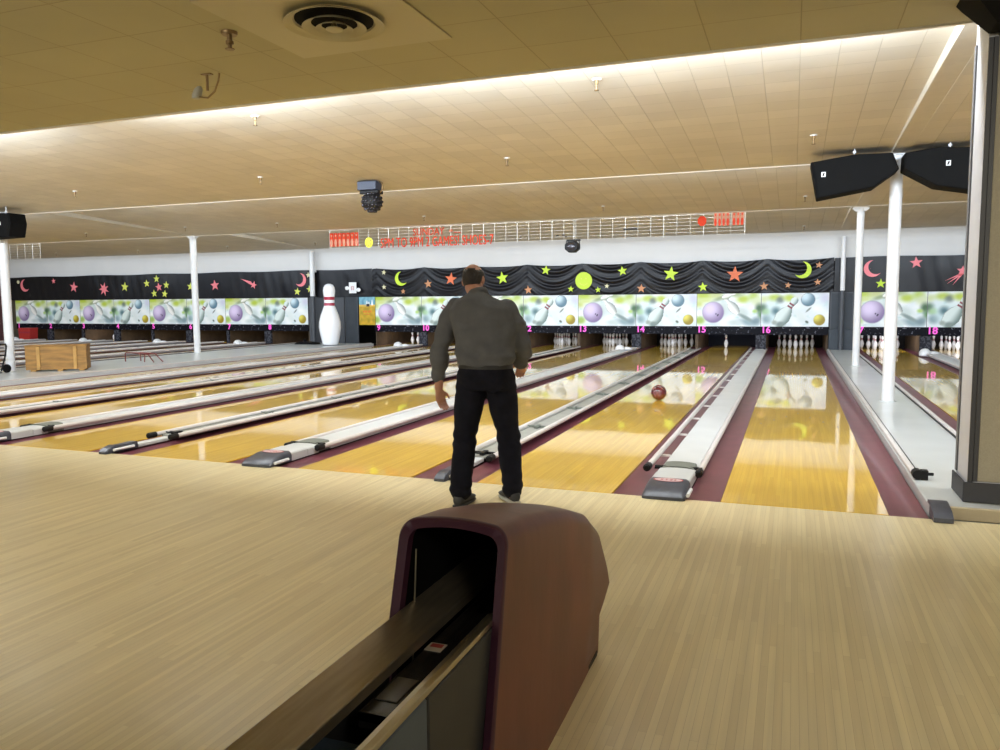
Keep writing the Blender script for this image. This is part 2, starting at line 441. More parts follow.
def nose(root, hw, y0, y1, emblem, h=.085):
    prof = [(y0, -.0), (y0, .022), (y0 + .03, .046), (y0 + .12, .07), (y0 + .2, h), (y1, h + .004), (y1, 0)]
    rings = []
    for f, (g, zz) in ((-1, (.62, 0)), (-.93, (.86, .0)), (-.8, (1, 0)), (.8, (1, 0)), (.93, (.86, 0)), (1, (.62, 0))):
        rings.append([(f * hw, y0 + (y - y0) + (0 if 0 else (1 - g) * .05 * (1 if y < y0 + .15 else 0)), max(0.001, z * g) if z > 0 else .001) for y, z in prof])
    o = MB().loft(rings).build('divider_nose', M['nose'], root, smooth=True, angle=32)
    if emblem:
        mb = MB(); n = 20
        yc, zc = y0 + .255, h + .0045
        mb.add([(.108 * math.cos(2 * PI * k / n), yc + .060 * math.sin(2 * PI * k / n), zc) for k in range(n)], [tuple(range(n))], 0)
        mb.add([(.098 * math.cos(2 * PI * k / n), yc + .052 * math.sin(2 * PI * k / n), zc + .0006) for k in range(n)], [tuple(range(n))], 1)
        for xx, w in ((-.045, .016), (-.012, .012), (.022, .018), (.05, .012)):
            mb.box(xx - w / 2, xx + w / 2, yc - .02, yc + .02, zc + .0006, zc + .0014, 0)
        mb.box(-.062, .062, yc - .004, yc + .004, zc + .0006, zc + .0016, 1)
        mb.build('nose_emblem', [M['emblem'], M['emblem_pale']], o)
    return o

def shift(mb_objs, x):
    pass

def wide_divider(xc, label, deployed=False, dome=True):
    root = thing('lane_divider', label, 'lane divider', (0, 0, 0), 'wide dividers with a ball return track')
    nose(root, .15, 5.41, 5.73, True)
    # front cover and long cap: gently crowned
    def crown(y0, y1, z, name, m, w=.145):
        pr = [(-w, .0), (-w, z - .014), (-w * .93, z - .003), (-w * .5, z + .004), (0, z + .006), (w * .5, z + .004), (w * .93, z - .003), (w, z - .014), (w, .0)]
        return MB().prism(pr, lambda u, v, q: (u, q, v), y0, y1).build(name, M[m], root, smooth=True, angle=30)
    crown(5.735, 5.98, .078, 'front_cover', 'cap'); crown(5.985, 6.16, .072, 'front_cover', 'cap')
    crown(6.36, YE - .25, .058, 'return_cap', 'cap')
    br = crown(6.165, 6.37, .082, 'hinge_bracket', 'bracket', .125)
    MB().tube([(-.185, 6.2, .066), (.185, 6.2, .066)], .017, 8).build('bracket_rod', M['black'], br, smooth=True)
    # pale tapered end of the cap
    MB().prism([(-.145, 0), (.145, 0), (.145, .058), (-.145, .058)], lambda u, v, q: (u * (1 - .35 * max(0, (q - YE + .25) / .4)), q, v), YE - .25, YE + .12).build('cap_end', M['white'], root, bevel=.015)
    xr = .168
    rail_set(root, xr, 6.17)
    if deployed:
        rl = rail_set(root, -.232, 6.17, .075)
        mb = MB(); y = 6.75
        while y < YE:
            mb.box(-.232, -.14, y - .018, y + .018, .045, .060); y += 1.13
        mb.build('bumper_link', M['rail'], rl)
    else:
        rail_set(root, -xr, 6.17)
    MB().tube([(.163, 5.47, .03), (.163, 5.66, .03)], .014, 8).build('nose_side_bar', M['white'], root, smooth=True)
    if dome:
        q = MB().ball((-.20, 21.4, .06), .15, 16, 8, sc=(.9, 1.1, .85)).ball((-.02, 21.5, .06), .10, 14, 8, sc=(1.5, 1, .6))
        q.v = [(a, b, max(c, -.006)) for a, b, c in q.v]
        q.build('return_door', M['white'], root, smooth=True)
    return root

def narrow_divider(xc, label):
    root = thing('lane_divider', label, 'lane divider', (0, 0, 0), 'narrow dividers with two bumper rails')
    nose(root, .05, 5.42, 5.80, False, .06)
    MB().box(-.05, .05, 5.81, 6.25, .0, .035).build('front_cover', M['cap'], root, bevel=.008)
    tr = MB().prism([(-.115, .02), (.115, .02), (.115, .05), (.10, .05), (.10, .034), (-.10, .034), (-.10, .05), (-.115, .05)], lambda u, v, w: (u, w, v), 6.28, YE).build('rail_track', M['track'], root)
    for s in (-1, 1): rail_set(root, s * .14, 6.2)
    y = 6.4; i = 0
    while y < YE - .5:
        mb = MB().box(-.116, .116, y - .012, y + .012, .036, .058).box(-.02, .02, y - .09, y + .03, .04, .066).tube([(-.02, y - .09, .06), (-.05, y - .13, .075)], .008, 6)
        mb.build('rail_clip', M['bracket'] if i else M['black'], root); y += 1.55; i += 1
    MB().tube([(.062, 5.5, .03), (.062, 5.74, .03)], .013, 8).build('nose_side_bar', M['white'], root, smooth=True)
    return root

def place(root, x, label=None):
    root.location.x = x; return root
w0 = n0 = None
for n in (16, 14, 12, 10, 18, 8, 6, 4, 2):
    x = LANES[n] - LW / 2 - WIDE / 2
    if n == 16:
        place(wide_divider(x, 'wide grey divider with one bumper rail swung out on links over lane fifteen', True, False), x); continue
    lab = f'wide grey divider with dark nose between lanes {NUM[n-1]} and {NUM[n]}'
    if w0 is None: w0 = place(wide_divider(x, lab), x)
    else: dup(w0, (x, 0, 0), lab)
for n in (15, 13, 11, 7, 5, 3):
    x = LANES[n] - LW / 2 - NARROW / 2
    lab = f'narrow divider with twin bumper rails between lanes {NUM[n-1]} and {NUM[n]}'
    if n0 is None: n0 = place(narrow_divider(x, lab), x)
    else: dup(n0, (x, 0, 0), lab)

# raised platforms where the posts stand
def platform(x0, x1, label, el, er):
    root = thing('platform', label, 'platform', ((x0 + x1) / 2, 5.6, 0))
    MB().box(x0, x1, 5.62, 22.5, -.05, .06).build('deck', M['ledge'], root, bevel=.006, segs=1)
    mb = MB().box(x0 + .1, x1, 5.585, 5.618, -.02, .062)
    mb.build('front_edge', M['edge_tan'], root, bevel=.004, segs=1)
    for s, xx, lb in ((1, x0, el), (-1, x1, er)):
        e = MB().box(xx + s * .008, xx + s * .055, 6.45, 22.4, .061, .088).build('edge_rail', M['rail'], loc=(xx + s * .03, 5.5, 0), bevel=.01)
        tag(e, lb, 'edge rail', 'edge rails of the platforms')
        MB().box(xx + s * .058, xx + s * .068, 6.5, 22.4, .061, .075).build('edge_slot', M['black'], e)
        mb = MB().tube([(xx + s * .03, 6.36, .1), (xx + s * .03, 6.449, .1)], .036, 10).box(xx + s * .055, xx + s * .10, 6.37, 6.44, .062, .13).tube([(xx + s * .02, 6.4, .1), (xx + s * .14, 6.42, .1)], .012, 6)
        mb.build('edge_bracket', M['black'], e, smooth=True)
        nm = MB().loft([[(xx + s * .05 + q * .055, y, z) for y, z in ((5.40, .002), (5.40, .03), (5.46, .062), (5.60, .085), (5.66, .085), (5.66, .067), (5.577, .067), (5.577, .002))] for q in (-1, -.8, .8, 1)])
        nm.build('edge_nose', M['nose'], e, smooth=True, angle=30)
    return root
platform(.858, 1.548, 'long white platform with posts between lanes sixteen and seventeen', 'cream edge rail with black bracket beside lane sixteen', 'cream edge rail behind the white posts beside lane seventeen')
platform(-15.475, -12.825, 'wide grey platform holding the crate between lanes eight and nine', 'edge rail of the wide grey platform beside lane eight', 'edge rail of the wide grey platform beside lane nine')

# ------------------------------------------------------------------ pits behind the masking
def make_pit(light):
    root = thing('pin_pit', '', 'pin pit', (0, 24.97, 0))
    MB().box(-.8, .8, 25.62, 25.68, -.139, 1.2).build('pit_curtain', M[light], root)
    MB().box(-.76, .76, 24.97, 25.6, -.139, -.10).build('pit_floor', M['pit_dark'], root)
    return root
bases = {}
for n in sorted(LANES):
    key = 'pit_navy' if n in (15, 9, 10) else 'pit_dark'
    lab = f'dark pin pit with hanging curtain behind lane {NUM[n]}'
    if key not in bases:
        r = make_pit(key); r.location.x = LANES[n]; tag(r, lab, 'pin pit', 'pin pits'); bases[key] = r
    else: dup(bases[key], (LANES[n], 24.97, 0), lab)
def pit_divider(x0, x1, label, face):
    r = MB().box(x0, x1, 22.83, 25.6, -.139, .655).build('pit_divider', M['pit_brown'], loc=((x0 + x1) / 2, 22.83, -.139), bevel=.004, segs=1)
    tag(r, label, 'pit divider', 'walls dividing the pin pits')
    MB().box(x0 + .003, x1 - .003, 22.735, 22.826, .0, .438).build('divider_front', M[face], r, bevel=.006, segs=1)
    return r
for n in sorted(LANES):
    gap = WIDE if n % 2 == 0 else NARROW
    x = LANES[n] - LW / 2 - gap / 2; h = gap / 2 - GUT - .004
    if n in (1, 9, 17):
        pit_divider(x + gap / 2 - GUT - .05, x + gap / 2 - GUT - .004, f'brown pit wall at the outer side of lane {NUM[n]}', 'pit_brown')
        m_ = 8 if n == 9 else 16 if n == 17 else None
    else:
        pit_divider(x - h, x + h, f'brown pit wall between lanes {NUM[n-1]} and {NUM[n]}', 'pit_grey' if n <= 8 or n % 2 == 0 else 'pit_brown')
for n in (8, 16):
    x = LANES[n] + LW / 2 + GUT + .004
    pit_divider(x, x + .046, f'brown pit wall at the far side of lane {NUM[n]}', 'pit_brown')

# masking panels: printed picture on a fine grid, the paint kept per vertex
PW, PH = 1.7205, .91
def mix(a, b, t): return tuple(p + (q - p) * t for p, q in zip(a, b))
def sstep(e0, e1, x):
    t = min(1, max(0, (x - e0) / (e1 - e0))); return t * t * (3 - 2 * t)
ASP = PW / PH
def picture(kind, u, v):
    nz = mnoise.noise((u * 5, v * 4, kind * 7.3)); nz2 = mnoise.noise((u * 11 + 4, v * 9, kind * 3.1))
    c = mix((.78, .84, .87), (.95, .97, .96), .5 + .9 * nz)
    if nz2 > .25: c = mix(c, (.66, .80, .80), min(1, (nz2 - .25) * 2))
    def blob(cu, cv, ru, rv, col, soft=.5, ang=0.0, amt=1.0):
        nonlocal c
        du, dv = (u - cu) * ASP, v - cv
        a, b = du * math.cos(ang) + dv * math.sin(ang), -du * math.sin(ang) + dv * math.cos(ang)
        d = math.hypot(a / (ru * ASP), b / rv)
        c = mix(c, col, (1 - sstep(1 - soft, 1 + soft * .3, d)) * amt)
        return d
    def sphere(cu, cv, r, light, dark, rim):
        nonlocal c
        d = math.hypot((u - cu) * ASP, v - cv) / (r * ASP)
        if d < 1.12: c = mix(c, rim, 1 - sstep(.98, 1.12, d))
        if d < 1:
            s = math.hypot((u - cu) * ASP + .09, v - cv - .1) / (r * ASP)
            c = mix(light, dark, sstep(.15, 1.5, s))
    def pin(cu, cv, ang, L, light, dark, stripe):
        """pin of length L (in panel heights), head along ang"""
        nonlocal c
        du, dv = (u - cu) * ASP, v - cv
        a = du * math.cos(ang) + dv * math.sin(ang); b = -du * math.sin(ang) + dv * math.cos(ang)
        t = a / L + .5
        if not 0 <= t <= 1: return
        prof = [(0, .10), (.15, .17), (.32, .21), (.5, .17), (.66, .075), (.74, .07), (.88, .105), (.96, .075), (1, .0)]
        for (t0, w0_), (t1, w1_) in zip(prof, prof[1:]):
            if t0 <= t <= t1: w = (w0_ + (w1_ - w0_) * (t - t0) / (t1 - t0)) * L; break
        q = abs(b) / max(w, 1e-5)
        if q < 1:
            c = mix(light, dark, sstep(-.2, 1.05, -b / max(w, 1e-5) * .9))
            if q > .9: c = mix(c, (.32, .36, .36), .6)
            if stripe and (.64 < t < .69 or .73 < t < .78): c = (.35, .06, .10)
    G = (.60, .70, .14); D = (.13, .25, .13); T = (.25, .36, .40); GR = (.70, .77, .76)
    if kind == 0:
        blob(.10, .96, .24, .20, G, .8); blob(.30, .97, .14, .16, (.66, .70, .38), .8); blob(.03, .70, .10, .16, (.68, .74, .34), .9); blob(.12, .80, .16, .10, (.72, .78, .40), .9)
        blob(.04, .18, .11, .16, (.50, .64, .22), .7); blob(.38, .86, .16, .08, (.30, .38, .14), .8, .3, .75)
        blob(.72, .83, .13, .16, G, .8); blob(.88, .90, .11, .18, (.58, .70, .18), .9); blob(.62, .96, .14, .10, (.52, .60, .35), .9)
        blob(.42, .55, .12, .34, GR, .9); blob(.93, .76, .12, .18, (.74, .80, .58), .9); blob(.70, .45, .16, .16, GR, .9, -.4)
        blob(.80, .13, .18, .13, (.42, .53, .57), .8, -.2); blob(.76, .27, .17, .07, (.36, .44, .43), .7, -.5); blob(.60, .12, .14, .10, GR, .9)
        blob(.97, .55, .085, .18, D, .8); blob(1.0, .36, .07, .18, (.20, .38, .18), .9); blob(.93, .17, .09, .15, T, .8, 0, .85); blob(.90, .46, .05, .07, (.55, .72, .30), .8)
        pin(.53, .66, 2.25, .70, (.92, .92, .90), (.34, .38, .36), False)
        pin(.50, .93, .3, .42, (.92, .92, .88), (.36, .42, .32), False)
        sphere(.255, .43, .165, (.82, .73, .90), (.34, .26, .45), (.45, .45, .54))
        for fu, fv in ((.325, .33), (.30, .38), (.335, .36)):
            blob(fu, fv, .013, .026, (.12, .09, .17), .3)
    else:
        blob(.02, .55, .09, .18, D, .8); blob(.08, .44, .08, .12, (.40, .62, .25), .8); blob(.09, .23, .09, .16, T, .8); blob(.03, .82, .08, .14, (.72, .78, .50), .9)
        blob(.20, .86, .14, .14, G, .8); blob(.28, .79, .08, .13, (.16, .19, .15), .8, .4); blob(.42, .85, .13, .14, (.62, .72, .16), .8)
        blob(.24, .40, .24, .46, (.70, .83, .84), .9, 0, .9); blob(.22, .46, .085, .16, (.18, .31, .34), .9)
        pin(.375, .44, .98, 1.04, (.80, .87, .85), (.22, .31, .29), True)
        blob(.29, .07, .09, .10, (.34, .41, .39), .7); blob(.20, .12, .05, .08, (.48, .54, .5), .7); blob(.58, .30, .10, .30, GR, .9, .6, .5)
        sphere(.69, .80, .098, (.72, .84, .89), (.20, .33, .41), (.12, .16, .19))
        sphere(.86, .20, .082, (.86, .79, .22), (.46, .37, .03), (.60, .57, .34))
        blob(.70, .50, .016, .12, (.36, .40, .38), .5, -.8); blob(.68, .14, .032, .04, (.20, .25, .22), .5, -.6)
        blob(.94, .85, .10, .18, (.70, .71, .81), .9); blob(.55, .93, .10, .10, (.80, .82, .80), .9)
    return tuple(.80 * min(1, max(0, k)) ** 1.45 for k in c)
def panel_mesh(kind):
    nu, nv = 132, 70
    vs = [((i / nu - .5) * PW + 0, 0, j / nv * PH) for j in range(nv + 1) for i in range(nu + 1)]
    fs = [(j * (nu + 1) + i, j * (nu + 1) + i + 1, (j + 1) * (nu + 1) + i + 1, (j + 1) * (nu + 1) + i) for j in range(nv) for i in range(nu)]
    b = len(vs)
    x0, x1 = -PW / 2, PW / 2
    vs += [(x, y, z) for y in (0, .03) for x, z in ((x0, 0), (x1, 0), (x1, PH), (x0, PH))]
    fs += [(b + 5, b + 4, b + 7, b + 6), (b, b + 4, b + 5, b + 1), (b + 1, b + 5, b + 6, b + 2), (b + 2, b + 6, b + 7, b + 3), (b + 3, b + 7, b + 4, b)]
    me = bpy.data.meshes.new('masking_panel'); me.from_pydata(vs, [], fs)
    at = me.attributes.new('paint', 'FLOAT_COLOR', 'POINT')
    for i, p in enumerate(vs):
        if i < b:
            q = picture(kind, p[0] / PW + .5, p[2] / PH)
        else: q = (.05, .05, .05)
        at.data[i].color = (*q, 1)
    me.materials.append(M['mask']); me.update()
    return me
PM = [panel_mesh(0), panel_mesh(1)]
M['seam'] = mat('panel_seam', (.10, .10, .11), .5)
for n in sorted(LANES):
    x = LANES[n]
    xc = x - LW / 2 - WIDE / 2 + PW / 2 if n % 2 == 0 else x - LW / 2 - NARROW / 2 + PW / 2
    o = bpy.data.objects.new('masking_panel', PM[0 if n % 2 else 1]); COL.objects.link(o); o.location = (xc, Y_MASK, .662)
    what = 'lilac ball picture' if n % 2 else 'tilted pin and two small balls picture'
    tag(o, f'bright masking panel with {what} above the pink number {NUM[n]}', 'masking panel', 'masking panels')
    MB().box(xc + PW / 2 - .012, xc + PW / 2, Y_MASK - .003, Y_MASK - .0005, .665, 1.57).build('seam_strip', M['seam'], o)  # dark strip standing for the seam to the next panel
    st = MB().box(xc - PW / 2, xc + PW / 2, Y_MASK - .01, Y_MASK + .02, .44, .660).build('number_strip', M['strip'], o)
    text_mesh('lane_number', str(n), .25, M['pink'], .004, st, (xc - PW / 2 + .15, Y_MASK - .016, .575), bold=.006)

# ------------------------------------------------------------------ pins
def pin_mesh():
    P = [(.024, 0), (.0285, .002), (.0358, .019), (.0453, .057), (.0575, .095), (.0606, .1143), (.0590, .145), (.050, .178), (.036, .212), (.0275, .235, 1), (.0245, .248), (.0235, .262, 1), (.0240, .277), (.0270, .298), (.0315, .325), (.0325, .343), (.029, .362), (.019, .376), (.006, .381)]
    return MB().lathe(P, (0, 0, 0), 14)
pin0 = None
ROWS = [((0, 0), 'front pin'), ((-.5, 1), 'left pin of the second row'), ((.5, 1), 'right pin of the second row'),
        ((-1, 2), 'left pin of the third row'), ((0, 2), 'middle pin of the third row'), ((1, 2), 'right pin of the third row'),
        ((-1.5, 3), 'far left pin of the back row'), ((-.5, 3), 'inner left pin of the back row'), ((.5, 3), 'inner right pin of the back row'), ((1.5, 3), 'far right pin of the back row')]
def add_pin(x, y, label, group, z=0.0, rot=None):
    global pin0
    if pin0 is None:
        pin0 = pin_mesh().build('bowling_pin', [M['pin'], M['pin_red']], smooth=True, loc=(0, 0, 0), angle=50)
        o = pin0
    else:
        o = pin0.copy(); COL.objects.link(o)
    o.location = (x, y, z); o.rotation_euler = rot or (0, 0, 0)
    tag(o, label, 'bowling pin', group); return o
for n in (12, 13, 14, 16, 17, 18):
    for (i, j), w in ROWS:
        add_pin(LANES[n] + i * .3048, Y_HEAD + j * .264, f'white bowling pin, {w} on lane {NUM[n]}', f'pins standing on lane {NUM[n]}')
add_pin(LANES[15] - .1, Y_HEAD + .1, 'white bowling pin left standing alone on the lane marked fifteen', 'pins left standing')
add_pin(LANES[9] - .10, Y_HEAD + .2, 'left one of two white pins standing on the lane marked nine', 'pins left standing')
add_pin(LANES[9] + .11, Y_HEAD + .2, 'right one of two white pins standing on the lane marked nine', 'pins left standing')
xp = LANES[3]
for dx, dy, rot, w in ((-.42, .05, (0, .35, 0), 'leaning white pin at the left of the jumble on the lane marked three'), (-.14, .3, (0, -.12, 0), 'middle white pin of the jumble on the lane marked three'),
                       (.15, .1, (0, .22, 0), 'right white pin of the jumble on the lane marked three')):
    add_pin(xp + dx, Y_HEAD + dy, w, 'jumbled pins on lane three', .012, rot)

# ------------------------------------------------------------------ black curtain with cut-out stars
from mathutils.bvhtree import BVHTree
CURT = []
def front(x, z):
    ys = [h[0].y for h in (b.ray_cast(Vector((x, 20, z)), Vector((0, 1, 0))) for b in CURT) if h[0] is not None]
    return min(ys) if ys else 22.6
def curtain(x0, x1, swag, label, seed, step=.055, z0=1.585, z1=2.5):
    nx = int((x1 - x0) / step); nz = 30
    vs = []
    for j in range(nz + 1):
        for i in range(nx + 1):
            x = x0 + (x1 - x0) * i / nx; t = j / nz
            per = 1.72; u = ((x - 1.03) / per) % 1 * 2 - 1          # -1..1 between two hanging points
            z = z0 + (z1 - z0) * t
            nz_ = mnoise.noise((x * .7, z * 1.3, seed))
            if swag:
                s = z + .42 * (1 - u * u) + .05 * nz_
                env = .5 + .5 * (1 - abs(u)) 
                y = -.030 * env * (math.sin(s * 21 + 2 * mnoise.noise((x * .3, seed, 1))) * .6 + .4 * math.sin(s * 37 + 1.3)) - .02 * nz_
                zz = z - t * .055 * (1 - u * u) - .02 * t * mnoise.noise((x * .9, seed, 2))
            else:
                y = -.008 * math.sin(x * 5 + nz_ * 2) - .012 * nz_ - .004 * math.sin(x * 17 + z * 4)
                zz = z - t * .012 * (1 + math.sin(x * 2.1))
            vs.append((x, 22.61 + y, zz))
    fs = [(j * (nx + 1) + i, j * (nx + 1) + i + 1, (j + 1) * (nx + 1) + i + 1, (j + 1) * (nx + 1) + i) for j in range(nz) for i in range(nx)]
    o = MB().add(vs, fs).build('curtain', M['curtain'], smooth=True, loc=((x0 + x1) / 2, 22.61, z0), angle=180)
    CURT.append(BVHTree.FromPolygons(vs, fs)); return tag(o, label, 'curtain')
curtain(-29.5, -15.22, False, 'flat black curtain with pink stars above lanes one to eight', 1.0, .08)
curtain(-15.0, -12.9, False, 'plain black curtain above the giant pin', 2.0, .07)
curtain(-12.89, .98, True, 'swagged black curtain with lime and orange stars above lanes nine to sixteen', 3.0)
curtain(1.0, 8.6, False, 'flat black curtain with a pink moon above lanes seventeen and eighteen', 4.0, .08)

def star_poly(R, n=5, r=.42, rot=0.0):
    return [(R * (1 if k % 2 == 0 else r) * math.sin(rot + PI * k / n), R * (1 if k % 2 == 0 else r) * math.cos(rot + PI * k / n)) for k in range(2 * n)]
def moon_poly(R, mirror):
    a = [(R * math.cos(t), R * math.sin(t)) for t in [math.radians(60 + (300 - 60) * k / 18) for k in range(19)]]
    c = Vector((R * .42, 0)); e = Vector(a[-1]) - c; s = Vector(a[0]) - c
    a0, a1 = math.atan2(e.y, e.x) % (2 * PI), math.atan2(s.y, s.x) % (2 * PI)
    rr = e.length
    b = [(c.x + rr * math.cos(a0 + (a1 - a0) * k / 16), c.y + rr * math.sin(a0 + (a1 - a0) * k / 16)) for k in range(1, 16)]
    ang = math.radians(28)
    pts = [(x * math.cos(ang) - y * math.sin(ang), x * math.sin(ang) + y * math.cos(ang)) for x, y in a + b]
    if mirror: pts = [(-x, y) for x, y in pts][::-1]
    return pts
CUT = [
    ('moon', -28.48, 2.16, 0.51, 'rose', 'pink crescent moon at the far left end of the black curtain'),
    ('dot', -28.85, 2.30, 0.12, 'pale', 'tiny pale dot beside the leftmost pink crescent moon'),
    ('star', -26.94, 2.31, 0.20, 'rose', 'small pink star high on the curtain right of the leftmost pink crescent'),
    ('star', -25.90, 2.06, 0.38, 'rose', 'pink five-pointed star on the curtain above the lanes two and three'),
    ('star7', -24.39, 1.97, 0.45, 'rose', 'pink seven-pointed star on the curtain above lane three'),
    ('star', -23.36, 2.04, 0.33, 'yellow', 'lone yellow star just right of the seven-pointed pink star'),
    ('star', -22.30, 2.15, 0.29, 'yellow', 'yellow star of the ring around a pink star, left one'),
    ('star', -21.84, 2.31, 0.29, 'yellow', 'yellow star of the ring around a pink star, top one'),
    ('star', -21.39, 2.08, 0.29, 'yellow', 'yellow star of the ring around a pink star, right one'),
    ('star', -21.97, 1.78, 0.29, 'yellow', 'yellow star of the ring around a pink star, lower left one'),
    ('star', -21.48, 1.76, 0.29, 'yellow', 'yellow star of the ring around a pink star, lower right one'),
    ('star', -21.75, 2.01, 0.33, 'rose', 'pink star in the middle of a ring of yellow stars'),
    ('star', -20.31, 2.01, 0.30, 'yellow', 'lone yellow star right of the ring of yellow stars'),
    ('star', -19.22, 2.04, 0.35, 'rose', 'pink star on the curtain just right of the post above lane six'),
    ('comet', -17.64, 2.03, 0.31, 'rose', 'pink shooting star on the curtain above lane seven'),
    ('moonR', -15.63, 2.17, 0.47, 'rose', 'pink crescent moon beside the post near the giant pin'),
    ('star', -15.31, 2.33, 0.18, 'pale', 'small pale star above right of the pink crescent near the giant pin'),
    ('star', -15.77, 1.78, 0.24, 'yellow', 'yellow star below the pink crescent near the giant pin'),
    ('star', -15.27, 1.86, 0.23, 'yellow', 'yellow star half hidden behind the post beside the giant pin'),
    ('star', -12.44, 2.36, 0.16, 'pale', 'small pale star above lane nine, upper one of two'),
    ('star', -12.44, 1.89, 0.16, 'pale', 'small pale star above lane nine, lower one of two'),
    ('moon', -11.81, 2.15, 0.48, 'green', 'lime crescent moon on the curtain above lane nine'),
    ('star', -11.75, 1.74, 0.16, 'peach', 'tiny peach star under the lime crescent moon above lane nine'),
    ('star', -10.86, 1.97, 0.25, 'peach', 'small peach star between the lime crescent and the big orange star by the man'),
    ('star', -10.07, 2.11, 0.37, 'orange', 'big orange star just left of the man\'s head'),
    ('star', -8.35, 2.11, 0.36, 'green', 'big lime star just right of the man\'s head'),
    ('star', -6.96, 2.32, 0.27, 'green', 'lime star high on the curtain between the man and the lime disc'),
    ('star', -7.52, 1.74, 0.24, 'peach', 'small peach star low on the curtain above lane twelve'),
    ('disc', -5.80, 1.99, 0.49, 'green', 'large round lime moon disc above lane thirteen'),
    ('star', -6.19, 1.75, 0.18, 'green', 'small lime star at the lower left of the lime disc'),
    ('star', -5.37, 1.72, 0.17, 'green', 'small lime star at the lower right of the lime disc'),
    ('star', -5.11, 1.82, 0.14, 'pale', 'tiny pale star further right of the lime disc'),
    ('star', -4.65, 2.25, 0.26, 'green', 'lime star high on the curtain right of the lime disc'),
    ('star', -3.27, 2.14, 0.39, 'green', 'big lime star above the panel of lane fourteen'),
    ('star', -2.38, 1.76, 0.25, 'green', 'small lime star low above the left end of the lane fifteen panel'),
    ('star', -4.10, 1.74, 0.24, 'peach', 'small peach star low above the left end of the lane fourteen panel'),
    ('star', -1.53, 2.09, 0.41, 'orange', 'big orange star above the lane fifteen panel'),
    ('star', -0.76, 1.76, 0.22, 'peach', 'small peach star low above the seam of the lane fifteen and sixteen panels'),
    ('star', -0.15, 1.78, 0.16, 'peach', 'tiny peach star low above the middle of the lane sixteen panel'),
    ('moonR', 0.21, 2.18, 0.47, 'green', 'lime crescent moon above the lane sixteen panel'),
    ('star', 0.61, 2.30, 0.17, 'peach', 'tiny peach star right of the lime crescent above lane sixteen, upper one'),
    ('star', 0.59, 1.85, 0.17, 'peach', 'tiny peach star right of the lime crescent above lane sixteen, lower one'),
    ('moon', 1.91, 2.18, 0.46, 'rose', 'pink crescent moon between the two white posts above lane seventeen'),
    ('star', 2.11, 1.79, 0.23, 'green', 'lime star under the pink crescent above lane seventeen'),
    ('star', 2.91, 2.31, 0.28, 'rose', 'pink star right of the nearer white post above lanes seventeen and eighteen'),
    ('hand', 3.88, 2.00, 0.30, 'rose', 'pink streaked comet at the edge of the fabric-covered pillar'),
]
fnx = lambda cx, cz: (lambda u, v, w: (cx + u, w, cz + v))
for i, (k, x, z, s, c, lab) in enumerate(CUT):
    mb = MB(); R = s * (.47 if 'moon' in k else .56)
    YS1 = min([front(x + R * .9 * a, z + R * .9 * b) for a in [q / 6 - 1 for q in range(13)] for b in [q / 6 - 1 for q in range(13)]]) - .012
    YS0 = YS1 - .008
    px = x - .25 * R if k == 'moon' else x + .25 * R if k == 'moonR' else x
    mb.box(px - .003, px + .003, YS1, max(YS1 + .001, min(front(px + a, z + b) for a in (-.004, .004) for b in (-.004, .004)) - .0025), z - .003, z + .003)
    if k == 'star': mb.prism(star_poly(R * (.88 if 'ring' in lab else 1), 5, .42, .15 * math.sin(i * 2.7)), fnx(x, z), YS0, YS1)
    elif k == 'star7': mb.prism(star_poly(R, 7, .42, .2), fnx(x, z), YS0, YS1)
    elif k == 'dot': mb.prism([(R * math.cos(PI * q / 6), R * math.sin(PI * q / 6)) for q in range(12)], fnx(x, z), YS0, YS1)
    elif k == 'disc': mb.prism([(R * .92 * math.cos(PI * q / 16), R * .92 * math.sin(PI * q / 16)) for q in range(32)], fnx(x, z), YS0, YS1)
    elif k in ('moon', 'moonR'): mb.prism(moon_poly(R, k == 'moonR'), fnx(x, z), YS0, YS1)
    elif k == 'comet':
        mb.prism(star_poly(R * .8, 5, .42, .3), fnx(x + .08, z), YS0, YS1)
        mb.prism([(-.45, .22), (-.02, .12), (.02, .02), (-.02, .0)], fnx(x, z), YS0 + .002, YS1)
    else:
        mb.prism(star_poly(R * .8, 5, .45, .1), fnx(x + .07, z + .08), YS0, YS1)
        for a, b in ((-.30, -.16), (-.26, -.24), (-.14, -.28)):
            mb.prism([(a, b), (.06, .04), (.09, .0)], fnx(x, z), YS0 + .002, YS1)
    name = {'star': 'star_cutout', 'star7': 'star_cutout', 'dot': 'dot_cutout', 'disc': 'moon_disc', 'moon': 'moon_cutout', 'moonR': 'moon_cutout', 'comet': 'comet_cutout', 'hand': 'comet_cutout'}[k]
    o = mb.build(name, M[c], loc=(x, YS1, z))
    tag(o, lab, 'moon' if 'moon' in k or k == 'disc' else 'comet' if k in ('comet', 'hand') else 'star', 'cut-outs pinned on the black curtain')
    if k == 'disc':
        d = MB()
        for a, b, r in ((-.07, .06, .022), (.07, .06, .022)): d.ball((x + a, YS0 - .001, z + b), r, 10, 6, sc=(1, .15, 1))
        for q in range(9):
            t = math.radians(215 + 110 * q / 8); d.ball((x + .13 * math.cos(t), YS0 - .001, z + .13 * math.sin(t)), .014, 8, 5, sc=(1, .15, 1))
        d.build('face_marks', M['yellow'], o)

